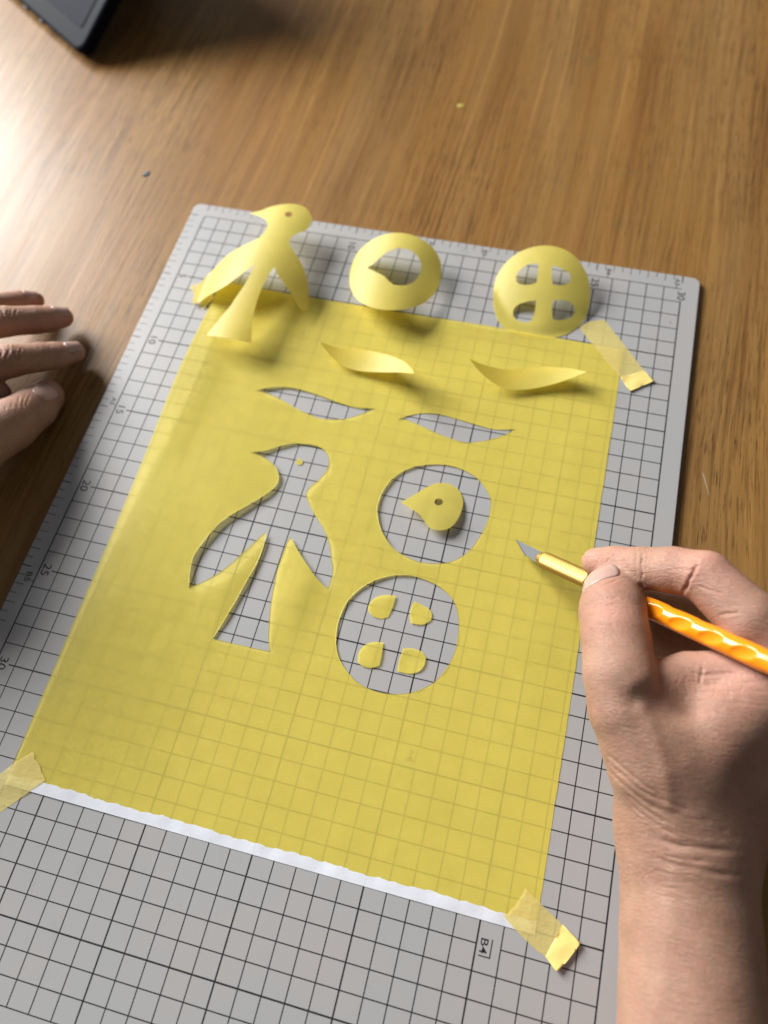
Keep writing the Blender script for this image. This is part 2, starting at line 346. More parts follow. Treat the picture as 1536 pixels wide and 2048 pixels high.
def z_head(x, y):
    s = x-18.8
    return max(0.42 - 0.05*s*s - 0.10*(y+18.3)**2*0.6 + 0.10*max(0, -s), 0.05)
def z_scrap(x, y):
    return 0.055+0.035*math.sin(x*2.3+1.0)*math.cos(y*2.1)

def loopof(k, sub=4): return curve_loop(D[k], 48, sub)

# ------------------------------------------------------------------ table
def rounded_slab(name, x0, x1, y0, y1, z0, z1, r, seg=8, bev=0.04):
    bm = bmesh.new(); ring = []
    for cx, cy, a0 in ((x1-r, y1-r, 0), (x0+r, y1-r, 90), (x0+r, y0+r, 180), (x1-r, y0+r, 270)):
        for k in range(seg+1):
            a = math.radians(a0+90*k/seg); ring.append((cx+r*math.cos(a), cy+r*math.sin(a)))
    b = [bm.verts.new((x*CM, y*CM, z0*CM)) for x, y in ring]
    f = bm.faces.new(b)
    ex = bmesh.ops.extrude_face_region(bm, geom=[f])
    tv = [g for g in ex['geom'] if isinstance(g, bmesh.types.BMVert)]
    bmesh.ops.translate(bm, verts=tv, vec=(0, 0, (z1-z0)*CM))
    bmesh.ops.recalc_face_normals(bm, faces=bm.faces)
    te = [e for e in bm.edges if all(abs(v.co.z-z1*CM) < 1e-7 for v in e.verts)]
    bmesh.ops.bevel(bm, geom=te, offset=bev*CM, segments=2, affect='EDGES', profile=0.5)
    me = bpy.data.meshes.new(name); bm.to_mesh(me); bm.free()
    return me
tb = link('table', rounded_slab('table', -62, 92, -62, 48, -3.25, -0.25, 2.0, 6, 0.4), M['wood'])
tag(tb, 'worn varnished brown wooden table top under the cutting mat', 'table')

# ------------------------------------------------------------------ cutting mat
mat = thing('cutting_mat', 'grey cutting mat with black centimetre grid lying on the wooden table', 'cutting mat', (0.15, -0.215, -0.0025))
def on_mat(o):
    o.parent = mat; o.matrix_parent_inverse = Matrix.Translation((-0.15, 0.215, 0.0025)); return o
on_mat(link('mat_sheet', rounded_slab('mat_sheet', -1, 31, -44, 1, -0.249, 0.0, 0.45, 8, 0.03), M['mat']))
V, F = [], []
def strip(x0, y0, x1, y1, wd, z=0.003):
    dx, dy = x1-x0, y1-y0; L = math.hypot(dx, dy); nx, ny = -dy/L*wd/2, dx/L*wd/2; s = len(V)
    V.extend([(x0+nx, y0+ny, z), (x0-nx, y0-ny, z), (x1-nx, y1-ny, z), (x1+nx, y1+ny, z)]); F.append((s, s+1, s+2, s+3))
for i in range(31):
    hw = 0.068 if i % 5 == 0 else 0.047
    top = 0
    segs = [(0, 43)]
    if i % 5 == 0 and i: segs = [(0.98, 43)]
    if i in (0, 30): segs = [(0, 43)] if i == 0 else [(0.95, 43)]
    if i == 21: segs = [(0, 29), (30, 43)]
    if i == 5: segs = [(0.98, 43)]
    for a, b in segs: strip(i, -a, i, -b, hw)
for j in range(44):
    hw = 0.068 if j % 5 == 0 else 0.047
    if j in (0, 43): hw = 0.045
    segs = [(0, 30)]
    if j % 5 == 0 and j: segs = [(0.68, 30)]
    if j == 36: segs = [(0, 25), (26, 30)]
    for a, b in segs: strip(a, -j, b, -j, hw, 0.0045)
for k in range(0, 87):                                   # half-centimetre ticks along the left edge
    y = -k*0.5; big = k % 10 == 0
    strip(-0.985, y, -0.47 if k % 2 == 0 else -0.62, y, 0.055 if big else 0.032)
for k in range(0, 61):                                   # and along the far edge
    x = k*0.5; big = k % 10 == 0
    strip(x, 0.985, x, 0.47 if k % 2 == 0 else 0.62, 0.055 if big else 0.032)
for y in (14.8, 25.7, 36.4): strip(-0.22, -y, 0.0, -y, 0.035)
for x in (14.8, 18.2, 25.7, 29.7): strip(x, 0.22, x, 0.0, 0.035)
strip(25.62, -35.72, 25.62, -36.42, 0.045); strip(25.15, -36.40, 25.64, -36.40, 0.045)
strip(20.93, -29.20, 20.93, -29.72, 0.04); strip(20.5, -29.70, 20.95, -29.70, 0.04)
s = len(V)
for k in range(8): V.append((29.6+0.035*math.cos(k*PI_4), -2.6+0.035*math.sin(k*PI_4), 0.004))
F.append(tuple(range(s, s+8)))
on_mat(link('printed_grid', mesh_cm('printed_grid', V, F), M['ink']))
def text(body, x, y, size, part, wide=1.12):
    """printed characters reading down the mat, their tops to the right"""
    cu = bpy.data.curves.new(part, 'FONT'); cu.body = body; cu.size = size*CM; cu.align_x = 'CENTER'; cu.align_y = 'CENTER'
    cu.offset = 0.00002
    tmp = bpy.data.objects.new('tmp', cu); COL.objects.link(tmp)
    me = bpy.data.meshes.new_from_object(tmp.evaluated_get(bpy.context.evaluated_depsgraph_get()))
    bpy.data.objects.remove(tmp)
    me.transform(Matrix.Translation((x*CM, y*CM, 0.004*CM)) @ Matrix.Rotation(-math.pi/2, 4, 'Z') @ Matrix.Diagonal((wide, 1, 1, 1)))
    me.name = part
    return on_mat(link(part, me, M['ink']))
for n in (5, 10, 15, 20, 25, 30, 35, 40):
    text(str(n), 0.33, -n, 0.62, 'printed_number')
for n in (5, 10, 15, 20, 25, 30):
    text(str(n), n, -0.52, 0.62, 'printed_number')
text('B5', -0.42, -25.55, 0.42, 'printed_size_mark', 1.3)
text('A5', -0.30, -14.6, 0.38, 'printed_size_mark', 1.2)
text('B4', -0.42, -36.25, 0.42, 'printed_size_mark', 1.3)
text('B4', 25.7, 0.48, 0.38, 'printed_size_mark', 1.2)
text('A3', 29.7, 0.48, 0.38, 'printed_size_mark', 1.2)
text('B5', 18.2, 0.48, 0.38, 'printed_size_mark', 1.2)
text('A5', 14.8, 0.48, 0.38, 'printed_size_mark', 1.2)
text('B4', 25.3, -36.02, 0.44, 'printed_size_mark', 1.3)
text('A4', 20.68, -29.42, 0.36, 'printed_size_mark', 1.2)

# ------------------------------------------------------------------ the big yellow sheet with its cut-outs
sh = thing('paper_sheet', 'large translucent yellow sheet with bird, leaf and round shapes cut out, taped on the mat', 'paper', (0.15, -0.2, 0.0004))
def on_sheet(o):
    o.parent = sh; o.matrix_parent_inverse = Matrix.Translation((-0.15, 0.2, -0.0004)); return o
random.seed(4)
X0, X1, Y0, Y1 = 3.03, 27.25, -35.12, -5.05
def lerp_edge(a, b, n, jit=0.0):
    return [(a[0]+(b[0]-a[0])*k/n+random.uniform(-jit, jit), a[1]+(b[1]-a[1])*k/n+random.uniform(-jit, jit)) for k in range(n)]
def deckle(x): return Y0+0.48+0.018*math.sin(x*3.1)+0.02*math.sin(x*8.3+1)+0.03*math.sin(x*1.07+2)+0.010*math.sin(x*14.7+x*x*0.3)
edge_b = [(x, deckle(x)+random.uniform(-0.012, 0.012)) for x in np.arange(X0, X1+0.001, 0.14).tolist()]
edge_b[-1] = (X1, edge_b[-1][1])
outer = edge_b+lerp_edge((X1, Y0+1.0), (X1, Y1), 70, 0.012)+lerp_edge((X1, Y1), (X0, Y1), 50)+lerp_edge((X0, Y1), (X0, Y0+1.0), 60)
HOLES = [loopof(k) for k in ('h_leaf_a', 'h_leaf_b', 'h_bird', 'h_ring', 'h_disc')]
yf = on_sheet(link('yellow_field', flat_mesh('yellow_field', outer, HOLES, z_sheet, 0.34), M['sheet']))
at = yf.data.attributes.new('contact', 'FLOAT', 'POINT')
at.data.foreach_set('value', [math.exp(-max(0.0, v.co.z/CM-0.02)/0.07) for v in yf.data.vertices])
V, F = [], []
for L in HOLES:                                          # the knife leaves a fine raised lip along every cut
    s = len(V); n = len(L); area2 = sum(L[i-1][0]*L[i][1]-L[i][0]*L[i-1][1] for i in range(n)); sg = 1 if area2 > 0 else -1
    for i in range(n):
        dx, dy = L[(i+1) % n][0]-L[i-1][0], L[(i+1) % n][1]-L[i-1][1]; q = math.hypot(dx, dy) or 1
        nx, ny = -dy/q*sg, dx/q*sg; z = z_sheet(*L[i]); h = 0.022+0.012*math.sin(i*0.7)
        V.append((L[i][0]-nx*0.012, L[i][1]-ny*0.012, z+0.001)); V.append((L[i][0]+nx*0.018, L[i][1]+ny*0.018, z+h))
    F.extend((s+2*i, s+2*((i+1) % n), s+2*((i+1) % n)+1, s+2*i+1) for i in range(n))
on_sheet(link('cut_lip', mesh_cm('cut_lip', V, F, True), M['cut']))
def z_bare(x, y): return 0.012+z_sheet(x, y)+0.012*math.sin(x*4.1+y)*math.sin(x*1.3)*min(1, (y-Y0)/0.3+0.2)
V, F = [], []
for i, (x, y) in enumerate(edge_b):
    for k in range(5):
        yy = Y0+(y-Y0)*k/4; V.append((x, yy, z_bare(x, yy)))
    if i: F.extend(((i-1)*5+k, i*5+k, i*5+k+1, (i-1)*5+k+1) for k in range(4))
on_sheet(link('bare_edge_strip', mesh_cm('bare_edge_strip', V, F, True), M['bare']))

# ------------------------------------------------------------------ pieces cut from it
def cut_piece(name, key, zf, label, cat, holes=(), step=0.2, group=None, sub=4, m=None):
    o = link(name, flat_mesh(name, loopof(key, sub), [loopof(h, sub if len(D[h]) < 14 else 1) for h in holes], zf, step), m or M['cut'])
    if m:
        at = o.data.attributes.new('contact', 'FLOAT', 'POINT'); at.data.foreach_set('value', [0.55]*len(o.data.vertices))
    recenter(o); return tag(o, label, cat, group)
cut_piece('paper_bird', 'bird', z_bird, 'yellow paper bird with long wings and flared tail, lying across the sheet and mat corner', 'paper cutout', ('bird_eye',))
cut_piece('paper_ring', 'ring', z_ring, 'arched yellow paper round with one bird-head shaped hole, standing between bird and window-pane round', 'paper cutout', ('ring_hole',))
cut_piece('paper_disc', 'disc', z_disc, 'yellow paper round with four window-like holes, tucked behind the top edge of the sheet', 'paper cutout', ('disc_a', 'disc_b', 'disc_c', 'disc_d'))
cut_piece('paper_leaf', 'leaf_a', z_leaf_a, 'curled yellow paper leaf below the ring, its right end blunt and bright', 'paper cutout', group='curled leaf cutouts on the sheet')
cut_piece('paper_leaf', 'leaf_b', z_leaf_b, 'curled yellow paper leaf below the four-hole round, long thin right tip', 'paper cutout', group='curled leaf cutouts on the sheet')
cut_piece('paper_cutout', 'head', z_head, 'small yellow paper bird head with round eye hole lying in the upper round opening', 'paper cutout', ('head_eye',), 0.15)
G = 'quarter-round scraps in the lower round opening'
cut_piece('paper_scrap', 'q_a', z_scrap, 'upper left quarter-round yellow scrap in the lower round opening', 'paper scrap', group=G, step=0.15, m=M['sheet'])
cut_piece('paper_scrap', 'q_b', z_scrap, 'upper right quarter-round yellow scrap in the lower round opening', 'paper scrap', group=G, step=0.15, m=M['sheet'])
cut_piece('paper_scrap', 'q_c', z_scrap, 'lower left quarter-round yellow scrap in the lower round opening', 'paper scrap', group=G, step=0.15, m=M['sheet'])
cut_piece('paper_scrap', 'q_d', z_scrap, 'lower right quarter-round yellow scrap in the lower round opening', 'paper scrap', group=G, step=0.15, m=M['sheet'])
cut_piece('paper_dot', 'dot', z_scrap, 'tiny yellow paper dot lying in the head of the bird-shaped opening', 'paper scrap', step=0.1)

# ------------------------------------------------------------------ tapes
def z_on(x, y):
    if X0 < x < X1 and Y0 < y < Y1: return z_sheet(x, y)+0.045
    d = max(X0-x, x-X1, Y0-y, y-Y1)
    return 0.012+(z_sheet(min(max(x, X0), X1), min(max(y, Y0), Y1))+0.008)*max(0.0, 1-d/0.5)
GT = 'strips of yellow tape holding the sheet corners'
def tape(key, label, fold=None, hinge=None):
    o = thing('tape_strip', label, 'tape', (0, 0, 0), GT)
    a = link('tape_film', flat_mesh('tape_film', curve_loop(D[key], 25, 2), [], z_on, 0.2), M['tape'], o)
    if fold:
        (hx, hy), (ex, ey), lift = hinge
        def zfold(x, y):
            L = math.hypot(ex-hx, ey-hy); s = ((x-hx)*(ex-hx)+(y-hy)*(ey-hy))/L
            c = ((x-hx)*(ey-hy)-(y-hy)*(ex-hx))/L
            return z_on(x, y)+0.01+max(0, s)*lift+0.03*math.sin(s*5.0)*math.cos(c*3)*min(1, abs(s)*2)
        thicken(link('folded_tab', flat_mesh('folded_tab', curve_loop(D[fold], 25, 2), [], zfold, 0.12), M['tape_double'], o), 0.02)
    return o
tape('tape_tr', 'yellow tape strip over the top right sheet corner, its outer end folded double', 'tape_tr_fold', ((28.0, -6.8), (28.5, -7.4), 0.10))
tape('tape_br', 'yellow tape strip over the bottom right sheet corner with crumpled bright folded end', 'tape_br_fold', ((28.0, -35.0), (28.7, -35.6), 0.16))
tape('tape_bl', 'yellow tape strip over the bottom left sheet corner, torn right end')
tape('tape_tl', 'bit of yellow tape under the paper bird wing at the top left sheet corner')

# ------------------------------------------------------------------ small marks on the table
def speck(name, x, y, rx, ry, rot, m, label, cat, h=0.06):
    V = []; F = []
    n = 9
    for k in range(n):
        a = 2*math.pi*k/n; r = 1+0.22*math.sin(k*2.3)
        px, py = rx*r*math.cos(a), ry*r*math.sin(a)
        V.append((x+px*math.cos(rot)-py*math.sin(rot), y+px*math.sin(rot)+py*math.cos(rot), -0.249))
    for k in range(n):
        V.append(((V[k][0]-x)*0.8+x, (V[k][1]-y)*0.8+y, -0.249+h))
    F = [(k, (k+1) % n, n+(k+1) % n, n+k) for k in range(n)]+[tuple(range(n, 2*n))]
    return tag(recenter(link(name, mesh_cm(name, V, F), m)), label, cat)
speck('paint_crumb', -5.45, 3.13, 0.14, 0.34, -0.35, mat_plain('dark_blue_paint', (0.02, 0.05, 0.08), 0.4), 'tiny dark blue paint crumb on the bare table left of the mat', 'crumb')
speck('paper_crumb', 13.95, 13.59, 0.24, 0.2, 0.2, M['cut'], 'tiny pale yellow paper crumb on the table beyond the mat', 'crumb', 0.02)
speck('paint_scratch', 32.4, -12.5, 0.03, 0.75, 0.32, mat_plain('white_scuff', (0.30, 0.24, 0.17), 0.6), 'thin white scuff on the table right of the mat', 'mark', 0.004)

# ------------------------------------------------------------------ craft knife
def frame_along(a, b, up=(0, 0, 1)):
    d = (Vector(b)-Vector(a)).normalized(); s = d.cross(Vector(up)).normalized(); u = s.cross(d)
    return d, s, u
K0, K1 = Vector((23.276, -18.294, -0.025)), Vector((32.888, -24.278, 8.0))       # blade point, axis point far up the handle
KD = (K1-K0).normalized(); KS = KD.cross(Vector((0, 0, 1))).normalized(); KU = KS.cross(KD)
KM = Matrix((KD, KS, KU)).transposed().to_4x4(); KM.translation = K0*CM
kn = thing('craft_knife', 'craft knife with orange scalloped handle and gold knurled collar, held in the right hand', 'craft knife')
kn.matrix_world = KM
def lathe(name, prof, m, n=40, fn=None):
    V = []; F = []
    for x, r in prof:
        for k in range(n):
            a = 2*math.pi*k/n; rr = fn(x, a, r) if fn else r
            V.append((x, rr*math.cos(a), rr*math.sin(a)))
    for i in range(len(prof)-1):
        for k in range(n):
            F.append((i*n+k, i*n+(k+1) % n, (i+1)*n+(k+1) % n, (i+1)*n+k))
    F.append(tuple(range(n))[::-1]); F.append(tuple(range((len(prof)-1)*n, len(prof)*n)))
    me = mesh_cm(name, V, F, True)
    bm = bmesh.new(); bm.from_mesh(me); bmesh.ops.recalc_face_normals(bm, faces=bm.faces); bm.to_mesh(me); bm.free()
    return link(name, me, m, kn)
def steel():
    t = NT('blade_steel'); n = t.noise(t.map((300, 3000, 300)), 1.0, 3)
    t.base(Base_Color=(0.065, 0.07, 0.08), Metallic=0.1, Roughness=0.6, Normal=t.bump(n, 0.1, 0.0001)); return t.m
def brass():
    t = NT('gold_knurled_metal'); t.base(Base_Color=(0.47, 0.315, 0.10), Metallic=1.0, Roughness=0.42); return t.m
def orange():
    t = NT('orange_glossy_plastic'); t.base(Base_Color=(0.82, 0.25, 0.008), Roughness=0.17)
    t.p.inputs['Coat Weight'].default_value = 0.0; t.p.inputs['Specular IOR Level'].default_value = 0.4; t.p.inputs['Coat Roughness'].default_value = 0.05
    t.p.inputs['Subsurface Weight'].default_value = 0.12; t.p.inputs['Subsurface Scale'].default_value = 0.004
    return t.m
# blade: a thin bevelled plate; its flat faces the camera
bl = [(0.0, 0.36), (1.75, 0.30), (2.5, 0.30), (2.5, -0.28), (1.95, -0.28), (1.12, -0.23)]
V = []; F = []
for x, y in bl: V.append((x, y, 0.022))
for x, y in bl: V.append((x, y, -0.022))
V.append((0.0, 0.36, 0.0)); V.append((1.12, -0.23, 0.0)); V[0] = (0.16, 0.335, 0.022); V[6] = (0.16, 0.335, -0.022); V[5] = (1.17, -0.15, 0.022); V[11] = (1.17, -0.15, -0.022)
F = [(0, 5, 4, 3, 2, 1), (6, 7, 8, 9, 10, 11), (0, 1, 7, 6), (1, 2, 8, 7), (2, 3, 9, 8), (3, 4, 10, 9), (4, 5, 11, 10), (0, 12, 13, 5), (6, 11, 13, 12), (0, 6, 12), (5, 13, 11)]
BLADE = link('blade', mesh_cm('blade', V, F), steel(), kn)
BLADE.rotation_euler = (math.radians(157.1), 0, 0)
def knurl(x, a, r):
    if 2.4 < x < 5.2: return r+0.011*math.sin(a*26+x*22)
    return r
prof = [(1.96, 0.20), (2.00, 0.27), (2.06, 0.30)]+[(2.06+0.30*i/4, 0.30+0.09*i/4) for i in range(1, 5)]+[(2.38+i*0.03, 0.40) for i in range(96)]+[(5.30, 0.385), (5.32, 0.36)]
lathe('gold_collar', prof, brass(), 240, knurl)
_v = (cam_ob.location-K1*CM).normalized(); A_DIMPLE = math.atan2(_v.dot(KU), _v.dot(KS))-0.18
def scallop(x, a, r):
    # six rows of thumb-sized dimples, each row shifted half a pitch
    rr = r
    for row in range(3):
        da = (a-(A_DIMPLE+row*2*math.pi/3)+math.pi) % (2*math.pi)-math.pi
        xx = ((x+row*0.46-da*0.30) % 1.38)/1.38-0.5
        q = (da/0.68)**2+(xx/0.33)**2
        if q < 1: rr -= 0.12*(1-q)**0.7
    return rr
prof = [(5.32, 0.34), (5.35, 0.40), (5.42, 0.44)]+[(5.5+i*0.055, 0.44) for i in range(150)]+[(14.0, 0.42), (16.2, 0.34), (17.0, 0.26), (17.1, 0.1)]
lathe('orange_handle', prof, orange(), 56, scallop)

# ------------------------------------------------------------------ hands: one continuous skin each, grown from tapered bones
HAND_R = [('arm', 0.0, [(33.386, -41.56, 3.0, 3.114), (32.973, -37.5, 2.75, 2.681), (32.506, -33.79, 2.7, 2.541), (32.175, -31.427, 2.9, 2.498), (31.82, -30.064, 3.2, 2.449)]),
 ('carpus', 0.9, [(31.82, -30.064, 3.2, 2.449), (30.987, -28.471, 4.1, 2.174), (29.788, -27.361, 5.0, 1.698)]),
 ('ulnar', 1.0, [(32.649, -29.81, 2.4, 2.187), (34.485, -26.979, 2.2, 2.468), (36.381, -24.649, 2.2, 2.414)]),
 ('meta2', 1.0, [(30.949, -28.539, 4.6, 1.72), (32.315, -26.27, 5.6, 1.671), (34.309, -23.702, 6.3, 1.448)]),
 ('meta3', 1.0, [(32.552, -28.408, 3.6, 1.859), (34.431, -25.909, 4.3, 1.924), (36.146, -24.041, 5.0, 1.485)]),
 ('web', 0.8, [(28.798, -26.032, 5.5, 1.128), (30.823, -24.679, 5.5, 0.941), (33.557, -24.106, 6.4, 0.948)]),
 ('thumb', 0.55, [(30.03, -27.876, 5.0, 1.914), (28.63, -26.608, 5.7, 1.421), (28.19, -25.397, 6.0, 1.396), (27.939, -23.905, 5.6, 1.362), (27.76, -22.564, 5.0, 1.37), (27.626, -21.664, 4.6, 1.104)]),
 ('thumbside', 0.4, [(27.798, -21.949, 4.55, 1.27), (27.701, -21.51, 4.35, 1.071)]), ('index', 0.5, [(34.441, -23.399, 6.4, 1.373), (32.558, -22.379, 6.9, 1.192), (30.896, -20.863, 6.6, 1.038)]),
 ('index2', 0.22, [(30.892, -20.799, 6.6, 0.979), (29.776, -20.476, 5.8, 0.97), (28.736, -20.306, 5.0, 0.892)]),
 ('index3', 0.2, [(28.736, -20.306, 5.0, 0.871), (27.719, -20.028, 4.2, 0.788), (26.981, -19.877, 3.65, 0.647)]),
 ('mid1', 0.3, [(35.965, -24.284, 5.0, 1.365), (34.044, -22.31, 4.4, 1.192), (32.206, -20.812, 3.6, 1.123)]),
 ('mid2', 0.15, [(32.206, -20.812, 3.6, 1.079), (30.731, -20.369, 2.7, 1.074), (29.213, -20.263, 2.1, 0.87)]), ('ring1', 0.15, [(36.493, -24.917, 3.8, 1.318), (33.146, -22.116, 2.6, 1.13)]),
 ('ring2', 0.15, [(33.146, -22.116, 2.6, 1.13), (31.531, -21.901, 1.9, 1.207), (29.678, -22.151, 1.5, 1.09)]), ('pinky1', 0.2, [(36.723, -25.845, 2.4, 1.231), (34.062, -24.147, 1.2, 1.009)]),
 ('pinky2', 0.15, [(34.062, -24.147, 1.2, 0.921), (32.483, -24.219, 0.8, 0.847), (31.208, -24.278, 0.7, 0.719)])]
